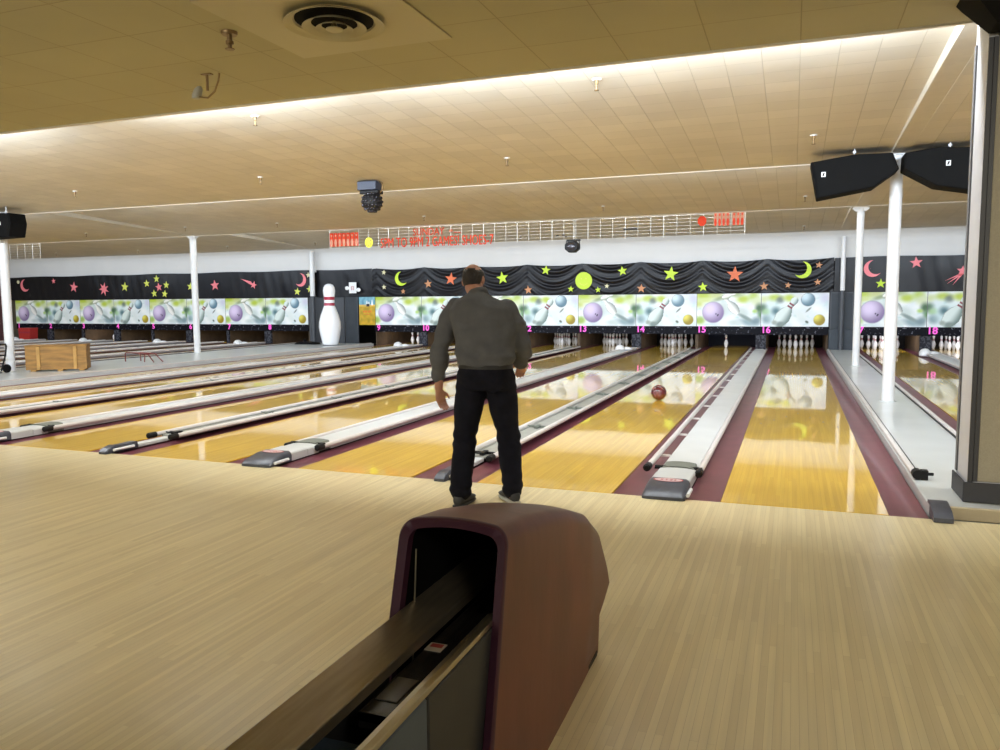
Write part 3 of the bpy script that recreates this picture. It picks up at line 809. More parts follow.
# ------------------------------------------------------------------ between lanes 8 and 9, and right of lane 16: closed panels
def slab(x0, x1, z0, z1, label, y=22.66, m='panel_grey', frame=True):
    r = MB().box(x0, x1, y, y + .04, z0, z1).build('cover_panel', M[m], loc=((x0 + x1) / 2, y, z0), bevel=.006)
    tag(r, label, 'panel')
    if frame:
        MB().box(x0 - .0, x1 + .0, y - .016, y - .001, z1 - .035, z1).box(x0, x0 + .03, y - .016, y - .001, z0, z1 - .036).box(x1 - .03, x1, y - .016, y - .001, z0, z1 - .036).build('panel_edge', M['pole_dark'], r)
    return r
slab(-13.96, -13.47, -.138, 1.62, 'tall blue-grey panel right of the giant pin')
slab(-15.40, -14.02, -.138, 1.60, 'dark panel behind the giant pin', 22.69, 'pole_dark', False)
slab(.92, 1.17, -.138, 1.585, 'tall blue-grey panel left of the slender post by lane sixteen')
slab(1.22, 1.49, -.138, 1.585, 'tall blue-grey panel right of the slender post by lane sixteen')
b = MB().box(.90, 1.50, 22.56, 22.64, -.138, .60).build('kick_box', M['panel_grey'], loc=(1.2, 22.6, -.138), bevel=.01); tag(b, 'low grey box at the foot of the panels right of lane sixteen', 'box')

def poster_mesh():
    W, H = .60, .92; nu, nv = 60, 92; vs = []; cs = []
    for j in range(nv + 1):
        for i in range(nu + 1):
            u, v = i / nu, j / nv; n = mnoise.noise((u * 6, v * 8, 2))
            if v > .72: c = mix((.10, .27, .38), (.20, .42, .50), .5 + n)
            elif v > .66: c = mix((.75, .42, .03), (.55, .40, .10), .5 + n)
            else: c = mix((.36, .24, .01), (.55, .33, .015), .5 + n)
            for pu, ph in ((.50, .17), (.62, .13), (.82, .20)):
                w = .05 * (1 - max(0, (v - .70)) / ph) if .70 < v < .70 + ph else 0
                if w and abs(u - pu) < w + .012: c = (.85, .85, .82)
            if .66 < v < .76 and abs(u - .55) < .10 and abs(v - .71) < .05: c = (.02, .02, .03)
            if .44 < v < .52 and abs(u - .5) < .26 and math.sin(u * 70) > -.3: c = (.65, .12, .02)
            if .36 < v < .39 and abs(u - .5) < .2: c = (.55, .14, .02)
            vs.append(((u - .5) * W, 0, v * H)); cs.append(c)
    fs = [(j * (nu + 1) + i, j * (nu + 1) + i + 1, (j + 1) * (nu + 1) + i + 1, (j + 1) * (nu + 1) + i) for j in range(nv) for i in range(nu)]
    me = bpy.data.meshes.new('poster'); me.from_pydata(vs, [], fs)
    at = me.attributes.new('paint', 'FLOAT_COLOR', 'POINT')
    for i, c in enumerate(cs): at.data[i].color = (*c, 1)
    me.materials.append(M['poster']); return me
p = bpy.data.objects.new('poster', poster_mesh()); COL.objects.link(p); p.location = (-13.13, 22.655, .66)
tag(p, 'blue and yellow poster left of the lane nine panel', 'poster')
MB().box(-13.43, -12.83, 22.66, 22.675, .66, 1.58).build('poster_back', M['black'], p)

def big_pin():
    root = thing('giant_bowling_pin', 'giant white bowling pin with two red neck bands standing by the wall', 'giant pin', (-13.66, 21.25, .0615))
    H = 1.93
    P = [(.20, 0), (.235, .015), (.255, .08), (.315, .35), (.345, .56), (.335, .74), (.285, .94), (.215, 1.12), (.172, 1.24, 1), (.165, 1.33), (.165, 1.42, 1), (.170, 1.52), (.185, 1.63), (.190, 1.72), (.175, 1.81), (.130, 1.89), (.05, 1.928)]
    MB().lathe(P, root.location, 32).build('pin_body', [M['pin'], M['pin_red']], root, smooth=True, angle=60)
    MB().lathe([(.25, -.0), (.25, .012), (.21, .02)], root.location, 24).build('pin_base', M['black'], root)
    return root
big_pin()
def post_base():
    root = thing('post_stand', 'black flat stand lying at the foot of the dark post beside the giant pin', 'stand', (-14.75, 21.6, .06))
    MB().prism([(-.42, .0), (.42, 0), (.36, .05), (.12, .085), (-.22, .09), (-.36, .05)], lambda u, v, w: (root.location.x + u, w, .061 + v), 21.45, 21.75).build('stand_foot', M['black_matt'], root, bevel=.012)
    MB().tube([(-14.75 - .1, 21.6, .14), (-14.75 - .1, 21.6, .22)], .05, 12).build('stand_socket', M['black_matt'], root)
post_base()
def plaque():
    root = thing('wall_plaque', 'small pale square plaque with round side lobes above the blue-grey panel', 'plaque', (-13.56, 22.5, 1.74))
    MB().box(-13.70, -13.42, 22.49, 22.51, 1.70, 2.06).build('plaque_board', M['white'], root, bevel=.01)
    for s in (-1, 1):
        MB().ball((-13.56 + s * .215, 22.5, 1.84 - .03 * s), .075, 14, 8, sc=(1.05, .3, .9)).build('plaque_lobe', M['white'], root, smooth=True)
    t = MB().box(-13.61, -13.595, 22.484, 22.4895, 1.80, 1.93).box(-13.525, -13.51, 22.484, 22.4895, 1.80, 1.93)
    for z in (1.81, 1.86, 1.91): t.box(-13.585, -13.535, 22.484, 22.4895, z, z + .013)
    t.build('plaque_mark', M['emblem'], root)
plaque()

# ------------------------------------------------------------------ posts
def post(x, y, z0, z1, r, label, padded=False):
    root = thing('support_post', label, 'post', (x, y, z0))
    if padded:
        MB().tube([(x, y, 1.62), (x, y, z1)], r, 20).build('shaft', M['pole'], root, smooth=True)
        MB().tube([(x, y, z0), (x, y, 1.62)], r * .96, 20).build('padding', M['pole_dark'], root, smooth=True)
    else:
        MB().tube([(x, y, z0), (x, y, z1 - .03)], r, 24).build('shaft', M['pole'], root, smooth=True)
        MB().box(x - .14, x + .14, y - .10, y + .10, z1 - .03, z1 - .012).prism([(-.16, 0), (.16, 0), (.09, -.06), (-.09, -.06)], lambda u, v, w: (x + u, w, z1 - .03 + v), y - .05, y + .05).build('head_plate', M['pole'], root, bevel=.004)
        MB().tube([(x, y, z0), (x, y, z0 + .012)], r * 1.35, 24).build('foot_ring', M['ledge'], root)
    return root
post(1.185, 11.25, .061, Z_CEIL + .022, .075, 'nearer white post between lanes sixteen and seventeen, carrying two speakers')
post(1.20, 17.15, .061, Z_CEIL, .068, 'farther white post between lanes sixteen and seventeen')
post(1.195, 22.46, .061, 3.02, .06, 'slender post against the wall right of lane sixteen, white above and dark below', True)
post(-14.72, 11.25, .061, Z_CEIL + .022, .085, 'white post at the left edge of the picture, under a black speaker')
post(-15.13, 17.0, .061, Z_CEIL + .02, .085, 'white post on the grey platform in front of lanes six and seven')
post(-15.08, 22.46, .061, 3.10, .085, 'post against the wall beside the giant pin, white above and dark below', True)

# ------------------------------------------------------------------ loudspeakers
def speaker(poly, y0, y1, label, badge, shackles):
    cx = sum(p[0] for p in poly) / len(poly)
    root = thing('hanging_loudspeaker', label, 'loudspeaker', (cx, (y0 + y1) / 2, min(p[1] for p in poly)))
    MB().prism(poly, lambda u, v, w: (u, w, v), y0, y1).build('cabinet', M['black_matt'], root, bevel=.012)
    inner = [(cx + (u - cx) * .93, v - .0 + (sum(q[1] for q in poly) / len(poly) - v) * .07) for u, v in poly]
    MB().prism(inner, lambda u, v, w: (u, w, v), y0 - .008, y0 - .001).build('speaker_grille', M['grille'], root)
    bx, bz = badge
    bd = MB().box(bx - .025, bx + .025, y0 - .014, y0 - .009, bz - .03, bz + .03).build('badge', M['white'], root)
    MB().add([(bx - .015, y0 - .0145, bz - .02), (bx + .005, y0 - .0145, bz - .02), (bx + .015, y0 - .0145, bz + .02), (bx - .005, y0 - .0145, bz + .02)], [(0, 1, 2, 3)]).build('badge_mark', M['black'], bd)
    for sx, sz, top in shackles:
        MB().tube([(sx, y0 + .06, sz - .02), (sx, y0 + .06, top)], .006, 6).ball((sx, y0 + .06, sz + .03), .022, 8, 6).build('hanging_chain', M['white'], root, smooth=True)
    return root
M['grille'] = mat('speaker_grille_black', (.006, .006, .006), .7, spec=.1, bump=.5, bscale=220)
speaker([(.155, 3.10), (.66, 3.165), (1.085, 3.155), (1.16, 2.955), (.885, 2.755), (.24, 2.65)], 10.75, 11.12, 'black loudspeaker left of the nearer white post', (.31, 2.94), [(.66, 3.17, 3.27)])
speaker([(1.215, 3.145), (1.55, 3.185), (1.98, 3.16), (1.98, 2.655), (1.57, 2.735), (1.21, 2.955)], 10.75, 11.12, 'black loudspeaker right of the nearer white post', (1.68, 2.99), [(1.70, 3.18, 3.27)])
speaker([(-14.75, 3.13), (-13.87, 3.12), (-13.83, 2.93), (-13.90, 2.68), (-14.75, 2.66)], 10.75, 11.1, 'black loudspeaker on the post at the left edge of the picture', (-14.10, 2.93), [(-14.0, 3.12, 3.27)])

# disco light
def disco():
    x, y = -6.11, 10.75; zc = Z_CEIL + RISE * (1 - (y - E1) / BAY)
    root = thing('hanging_disco_light', 'black mirror-ball effect light hanging from the ceiling left of centre', 'disco light', (x, y, zc))
    MB().box(x - .19, x + .13, y - .1, y + .1, zc - .145, zc - .012).build('light_housing', M['disco_blue'], root, bevel=.01)
    MB().box(x - .16, x + .16, y - .09, y + .09, zc - .20, zc - .15).build('light_yoke', M['black'], root, bevel=.01)
    MB().tube([(x + .14, y, zc - .02), (x + .19, y, zc - .04), (x + .2, y, zc - .13), (x + .15, y, zc - .18)], .012, 6).build('cable', M['brass'], root, smooth=True)
    bl = MB().ball((x + .01, y, zc - .315), .158, 20, 14).build('faceted_ball', M['black'], root)
    mb = MB()
    for r in range(1, 8):
        a = -PI / 2 + PI * r / 8
        for k in range(16):
            t = 2 * PI * (k + .5 * (r % 2)) / 16
            mb.ball((x + .01 + .158 * math.cos(a) * math.cos(t), y + .158 * math.cos(a) * math.sin(t), zc - .315 + .158 * math.sin(a)), .018, 6, 4)
    mb.build('lens_studs', M['disco_lens'], bl, smooth=True)
M['disco_blue'] = mat('disco_housing_blue', (.035, .045, .075), .4)
M['disco_lens'] = mat('disco_lens', (.03, .025, .03), .2, metal=.3)
disco()

# ------------------------------------------------------------------ sign made of letters clipped on wire grids
YG = 17.10
def wire_grid(root, x0, x1, z0, z1, n, rows=6):
    mb = MB()
    for k in range(n + 1):
        x = x0 + (x1 - x0) * k / n; r = .0065 if k % 3 == 0 else .0038
        mb.tube([(x, YG, z0 - (.02 if k % 3 == 0 else 0)), (x, YG, z1)], r, 6)
    for j in range(rows + 1):
        z = z0 + (z1 - z0) * j / rows; mb.tube([(x0, YG + .008, z), (x1, YG + .008, z)], .0028, 5)
    return mb.build('wire_grid', M['wire'], root)
root = thing('letter_sign', 'hanging white wire sign with red letters saying SUNDAY', 'sign', (-5.95, YG, 2.76))
wire_grid(root, -10.93, -.98, 2.755, 3.185, 36)
text_mesh('sign_line', 'SUNDAY', .24, M['sign_red'], .003, root, (-8.18, YG - .03, 3.065), width=.82)
text_mesh('sign_line', '*--', .16, M['sign_red'], .006, root, (-7.5, YG - .03, 3.055), width=.30)
text_mesh('sign_line', '5PM TO 9PM 2 GAMES! SHOES-7', .33, M['sign_red'], .006, root, (-8.0, YG - .03, 2.83), width=2.95)
text_mesh('sign_line', '- -.', .20, M['black'], .006, root, (-4.9, YG - .03, 2.84), width=.24)
MB().box(-3.50, -3.20, YG - .035, YG - .025, 2.92, 2.95).build('dark_bar_letter', M['black'], root)
def plate_pin(cx, cz, h, pw):
    w = h * .30
    w = pw * .40
    body = [(-.5 * w, -.42 * h), (.5 * w, -.42 * h), (.95 * w, -.12 * h), (.55 * w, .12 * h), (-.55 * w, .12 * h), (-.95 * w, -.12 * h)]
    return body
def pins_plate(xs, cz, w, h, back, front, name):
    for x in xs:
        pl = MB().box(x - w / 2, x + w / 2, YG - .03, YG - .022, cz - h / 2, cz + h / 2).build(name, M[back], root)
        mb = MB().prism(plate_pin(0, 0, h, w), lambda u, v, q: (x + u, q, cz + v - .03), YG - .036, YG - .031)
        mb.prism([(w * .22 * math.cos(2 * PI * k / 10), .026 * math.sin(2 * PI * k / 10)) for k in range(10)], lambda u, v, q: (x + u, q, cz + v + .30 * h), YG - .036, YG - .031)
        mb.build('pin_symbol', M[front], pl)
pins_plate([-10.86 + .119 * k for k in range(7)], 2.955, .104, .33, 'sign_red', 'sign_pink', 'pin_plate')
pins_plate([-1.565 + .082 * k for k in range(4)] + [-1.195 + .080 * k for k in range(3)], 3.075, .070, .27, 'sign_pink', 'sign_red', 'pin_plate')
sm = MB().prism([(.11 * math.cos(t), .125 * math.sin(t)) for t in [2 * PI * k / 20 for k in range(20)]], lambda u, v, q: (-9.80 + u, q, 2.86 + v), YG - .035, YG - .027).build('round_face_plate', M['sign_yellow'], root)
mb = MB()
for a, b in ((-.045, .04), (.045, .04), (-.05, -.04), (0, -.065), (.05, -.04)): mb.ball((-9.80 + a, YG - .036, 2.86 + b), .016, 8, 5, sc=(1, .2, 1))
mb.build('face_marks', M['crate'], sm)
MB().prism([(.095 * math.cos(t), .11 * math.sin(t)) for t in [2 * PI * k / 8 + PI / 8 for k in range(8)]], lambda u, v, q: (-1.84 + u, q, 3.045 + v), YG - .035, YG - .027).build('round_plate', M['sign_red'], root)
MB().tube([(-10.5, YG, 3.18), (-10.5, YG + .02, 3.3)], .006, 6).tube([(-6, YG, 3.18), (-6, YG + .02, 3.3)], .006, 6).tube([(-1.5, YG, 3.18), (-1.5, YG + .02, 3.3)], .006, 6).build('hanging_wire', M['wire'], root)
root = thing('letter_sign', 'empty white wire sign grid hanging at the far left of the hall', 'sign', (-21.4, YG, 2.76))
wire_grid(root, -22.1, -20.85, 2.77, 3.185, 4)
MB().tube([(-21.9, YG, 3.18), (-21.9, YG + .02, 3.3)], .006, 6).tube([(-21.0, YG, 3.18), (-21.0, YG + .02, 3.3)], .006, 6).build('hanging_wire', M['wire'], root)

root = thing('hanging_spotlight', 'small black spotlight hanging below the letter sign', 'spotlight', (-4.55, 17.0, 2.48))
MB().box(-4.74, -4.44, 16.93, 17.02, 2.715, 2.745).box(-4.66, -4.52, 16.95, 17.0, 2.69, 2.714).build('mount', M['black'], root)
MB().tube([(-4.6, 17.03, 2.73), (-4.6, 17.03, 3.21)], .008, 6).build('hanging_rod', M['wire'], root)
MB().loft([[(-4.60 + r * math.cos(a) , y, 2.585 + r * .82 * math.sin(a)) for a in [2 * PI * k / 8 + PI / 8 for k in range(8)]] for r, y in ((.15, 16.80), (.17, 16.84), (.165, 17.0), (.12, 17.08))]).build('lamp_body', M['black'], root, bevel=.006)
MB().ball((-4.60, 16.795, 2.585), .085, 12, 6, sc=(1, .12, 1)).build('lens', M['disco_lens'], root, smooth=True)
MB().prism([(-.17, -.02), (-.15, .14), (.15, .14), (.17, -.02), (.155, -.02), (.14, .12), (-.14, .12), (-.155, -.02)], lambda u, v, q: (-4.60 + u, q, 2.585 + v), 16.92, 16.95).build('yoke', M['black'], root)

# ------------------------------------------------------------------ ceiling fittings
def ceil_z(y):
    if y < E1: return Z_CEIL
    k = min(2, int((y - E1) / BAY)); return Z_CEIL + RISE * (1 - (y - E1 - k * BAY) / BAY)
def sprinkler():
    root = thing('ceiling_sprinkler', '', 'sprinkler', (0, 0, 0), 'ceiling sprinklers')
    MB().lathe([(.035, -.012), (.042, -.006), (.042, 0)], (0, 0, 0), 12).build('escutcheon', M['white'], root, smooth=True)
    MB().lathe([(.022, -.105), (.024, -.10), (.010, -.096), (.010, -.05), (.017, -.047), (.017, -.012)], (0, 0, 0), 10).build('sprinkler_head', M['brass'], root)
    return root
ORD = ['first', 'second', 'third', 'fourth', 'fifth', 'sixth', 'seventh']
SPR = [('just beyond the nearest ceiling step', [(-5.58, 7.31), (-1.76, 7.31)]),
       ('halfway along the widest ceiling bay', [(-11.32, 10.0), (-7.58, 10.0), (-3.61, 9.97), (.17, 9.98)]),
       ('just beyond the second ceiling step', [(-11.9, 11.85), (-8.5, 11.9), (-5.0, 11.9), (-1.6, 11.9)]),
       ('halfway along the second bright bay', [(-17.51, 15.74), (-14.09, 15.59), (-11.45, 15.67), (-7.63, 15.71), (-3.61, 15.58), (.15, 15.6)]),
       ('near the white back wall', [(-25.13, 21.24), (-21.33, 21.28), (-17.43, 21.15), (-13.97, 21.02), (-7.37, 21.41), (-3.64, 21.21), (.2, 21.5)])]
s0 = None
for where, pts in SPR:
    for i, (x, y) in enumerate(pts):
        lab = f'{ORD[i]} ceiling sprinkler from the left {where}'
        if s0 is None: s0 = sprinkler(); s0.location = (x, y, ceil_z(y)); s0['label'] = lab
        else: dup(s0, (x, y, ceil_z(y)), lab)
r = thing('ceiling_sprinkler', 'large brass sprinkler nearest the round ceiling vent', 'sprinkler', (-3.59, 4.46, Z_CEIL))
MB().lathe([(.05, -.02), (.055, -.01), (.055, 0)], r.location, 14).build('escutcheon', M['brass'], r, smooth=True)
MB().lathe([(.03, -.115), (.032, -.11), (.014, -.106), (.014, -.085), (.026, -.08), (.026, -.06), (.018, -.055), (.018, -.02)], r.location, 12).build('sprinkler_head', M['brass_dark'] if 'brass_dark' in M else M['brass'], r)
r = thing('ceiling_bracket', 'rusty bracket with a curled cord hanging from the near ceiling', 'bracket', (-4.4, 5.18, Z_CEIL))
q = r.location
MB().box(q.x - .045, q.x + .045, q.y - .02, q.y + .02, Z_CEIL - .008, Z_CEIL).tube([q, (q.x, q.y, q.z - .13)], .011, 8).build('bracket_arm', M['brass'], r)
MB().loft([[(q.x - .09 + rr * math.cos(a) - .03 * t, q.y + rr * math.sin(a), q.z - .11 - .07 * t) for a in [2 * PI * k / 10 for k in range(10)]] for rr, t in ((.018, -.3), (.034, 0), (.038, .6), (.030, 1))]).build('lamp_cup', M['track'], r, smooth=True)
MB().tube([(q.x - .08, q.y, q.z - .17), (q.x, q.y, q.z - .185), (q.x + .07, q.y, q.z - .14), (q.x + .11, q.y, q.z - .06), (q.x + .12, q.y, q.z - .005)], .007, 6).build('cord', M['brass'], r, smooth=True)

r = thing('air_diffuser', 'round ceiling air vent on a plain square panel', 'vent', (-2.80, 4.50, Z_CEIL))
MB().box(-3.44, -2.24, 3.92, 5.10, Z_CEIL - .012, Z_CEIL - .001).build('vent_panel', M['diffuser'], r, bevel=.004, segs=1)
def ring(r0, r1, z0, z1, name, m):
    MB().lathe([(r0, Z_CEIL - z0), (r1, Z_CEIL - z1)][::-1] if z1 > z0 else [(r0, Z_CEIL - z0), (r1, Z_CEIL - z1)], (-2.80, 4.50, 0), 32)
    mb = MB(); n = 36; c = (-2.80, 4.50)
    rings = [[(c[0] + rr * math.cos(2 * PI * k / n), c[1] + rr * math.sin(2 * PI * k / n), Z_CEIL - zz) for k in range(n)] for rr, zz in ((r0, z0), (r1, z1), (r1 - .004, z1 - .006 if z1 > .02 else z1 + .002), (r0 - .004, z0 + .004))]
    mb.loft(rings + [rings[0]], cap=False)
    return mb.build(name, m, r, smooth=True)
MB().lathe([(.25, Z_CEIL - .016), (.25, Z_CEIL - .0125)], (-2.80, 4.50, 0), 36).build('vent_throat', M['black_matt'], r)
ring(.265, .32, .020, .045, 'vent_cone', M['diffuser'])
ring(.150, .205, .030, .062, 'vent_cone', M['diffuser'])
ring(.085, .120, .045, .070, 'vent_cone', M['diffuser'])
MB().lathe([(.02, Z_CEIL - .078), (.050, Z_CEIL - .075), (.055, Z_CEIL - .068), (.02, Z_CEIL - .055), (.012, Z_CEIL - .018)], (-2.80, 4.50, 0), 24).build('vent_hub', M['diffuser'], r, smooth=True)

# ------------------------------------------------------------------ pillar at the right
root = tag(thing('pillar', 'large fabric-faced pillar at the right edge of the hall', 'pillar', (1.7, 6.0, .06)), kind='structure')
x0, x1, y0, y1 = 1.085, 2.6, 5.78, 6.16
MB().box(x0 + .012, x1, y0 + .012, y1, .062, Z_CEIL).build('pillar_core', M['pillar_white'], root)
MB().box(x0 + .012, x0 + .04, y0 - .004, y0 + .012, .062, Z_CEIL - .2).box(x0 + .04, x0 + .065, y0 - .012, y0 + .011, .20, Z_CEIL - .2).build('corner_trim', M['trim_dark'], root)
MB().box(x0 + .068, x1, y0 - .002, y0 + .010, .20, Z_CEIL - .1).build('fabric_panel', M['fabric_beige'], root)
MB().box(x0 + .002, x0 + .0115, y1 - .05, y1, .2, Z_CEIL - .15).build('edge_strip', M['trim_mid'], root)
MB().box(x0 - .014, x1, y0 - .022, y0 - .013, .062, .195).box(x0 - .014, x0 - .002, y0 - .012, y1, .062, .195).build('base_trim', M['trim_dark'], root, bevel=.004, segs=1)
r = thing('ceiling_box', 'black flared box under the ceiling at the top of the pillar', 'box', (1.3, 5.6, Z_CEIL - .12))
MB().loft([[(.90, 5.35, Z_CEIL - .005), (2.2, 5.35, Z_CEIL - .005), (2.2, 5.74, Z_CEIL - .005), (.90, 5.74, Z_CEIL - .005)], [(.93, 5.38, Z_CEIL - .04), (2.2, 5.38, Z_CEIL - .04), (2.2, 5.74, Z_CEIL - .04), (.93, 5.74, Z_CEIL - .04)],
           [(1.085, 5.52, Z_CEIL - .19), (2.2, 5.52, Z_CEIL - .19), (2.2, 5.74, Z_CEIL - .19), (1.085, 5.74, Z_CEIL - .19)]]).build('flared_cowl', M['black_matt'], r)
MB().tube([(.93, 5.36, Z_CEIL - .01), (.87, 5.36, Z_CEIL - .006), (.80, 5.42, Z_CEIL - .006)], .005, 6).build('cable', M['black'], r)

# ------------------------------------------------------------------ things on the left platform
def crate():
    c = (-14.0, 11.75, .061)
    root = thing('plywood_crate', 'brown plywood crate with pale battens on the grey platform', 'crate', c)
    w, d, h = 1.10, .42, .50
    def B(x0, x1, y0, y1, z0, z1, name, m, bevel=.004): 
        return MB().box(c[0] + x0, c[0] + x1, c[1] + y0, c[1] + y1, c[2] + z0, c[2] + z1).build(name, M[m], root, bevel=bevel, segs=1)
    B(-w / 2, w / 2, -d / 2, -d / 2 + .02, .03, h, 'front_board', 'crate'); B(-w / 2, w / 2, d / 2 - .02, d / 2, .03, h, 'back_board', 'crate')
    B(-w / 2, -w / 2 + .02, -d / 2 + .021, d / 2 - .021, .03, h, 'end_board', 'crate'); B(w / 2 - .02, w / 2, -d / 2 + .021, d / 2 - .021, .03, h, 'end_board', 'crate')
    B(-w / 2 + .021, w / 2 - .021, -d / 2 + .021, d / 2 - .021, .03, .05, 'bottom_board', 'crate')
    B(-w / 2 - .01, w / 2 + .01, -d / 2 - .02, d / 2 + .01, h + .001, h + .025, 'lid', 'crate')
    for x in (-.32, .34): B(x - .028, x + .035, -d / 2 - .022, -d / 2 - .001, .03, h - .01, 'batten', 'crate_light')
    for x in (-.42, .06, .45): B(x - .05, x + .05, -d / 2, d / 2, 0, .029, 'skid', 'crate_light')
    root.rotation_euler = (0, 0, math.radians(38))
crate()
r = thing('tube_rack', 'low dark red tube frame standing on the grey platform', 'rack', (-13.96, 13.8, .061))
MB().tube([(-14.36, 13.80, 0.078), (-14.36, 13.80, 0.270), (-14.33, 13.80, 0.290), (-13.78, 13.80, 0.270), (-13.68, 13.80, 0.250), (-13.53, 13.80, 0.078)], .013, 8).build('tube_frame', M['red_tube'], r, smooth=True)
MB().tube([(-14.16, 14.05, 0.078), (-14.16, 14.05, 0.270), (-13.68, 14.00, 0.260), (-13.46, 14.00, 0.078)], .013, 8).build('tube_frame', M['red_tube'], r, smooth=True)
MB().tube([(-14.35, 13.80, 0.280), (-14.16, 14.05, 0.270)], .011, 8).tube([(-13.78, 13.80, 0.265), (-13.74, 14.00, 0.260)], .011, 8).tube([(-13.78, 13.80, 0.260), (-13.80, 13.80, 0.078)], .011, 8).build('cross_tube', M['red_tube'], r, smooth=True)
r = thing('hand_truck', 'dark hand truck leaning by the post at the left edge of the picture', 'hand truck', (-14.61, 10.95, .061))
for s in (-1, 1):
    MB().tube([(-14.66 + s * .13, 10.9, .10), (-14.68 + s * .13, 11.02, .40), (-14.69 + s * .10, 11.08, .58)], .016, 8).build('side_tube', M['black'], r, smooth=True)
    MB().lathe([(.07, -.02), (.085, -.012), (.085, .012), (.07, .02)], (-14.66 + s * .17, 10.99, .147), 18, axis='X').build('wheel', M['black_matt'], r, smooth=True)
MB().tube([(-14.79, 11.08, .58), (-14.76, 11.09, .62), (-14.62, 11.09, .62), (-14.59, 11.08, .58)], .016, 8).build('handle', M['black'], r, smooth=True)
MB().box(-14.83, -14.49, 10.70, 10.89, .063, .08).build('toe_plate', M['black'], r)
MB().tube([(-14.80, 10.96, .25), (-14.52, 10.96, .25)], .012, 6).tube([(-14.81, 11.02, .40), (-14.55, 11.02, .40)], .012, 6).build('cross_bar', M['black'], r)
r = thing('red_bin', 'red box standing at the far left pin pit', 'bin', (-28.1, 22.4, -.0))
MB().loft([[(-28.1 + a * w, 22.3 + b * .18, z) for a, b in ((-1, -1), (1, -1), (1, 1), (-1, 1))] for w, z in ((.27, .005), (.31, .46), (.33, .47), (.33, .5))]).build('bin_body', M['red_box'], r, bevel=.01)
MB().box(-28.40, -27.80, 22.11, 22.115, .30, .36).build('bin_band', M['pin_red'], r)

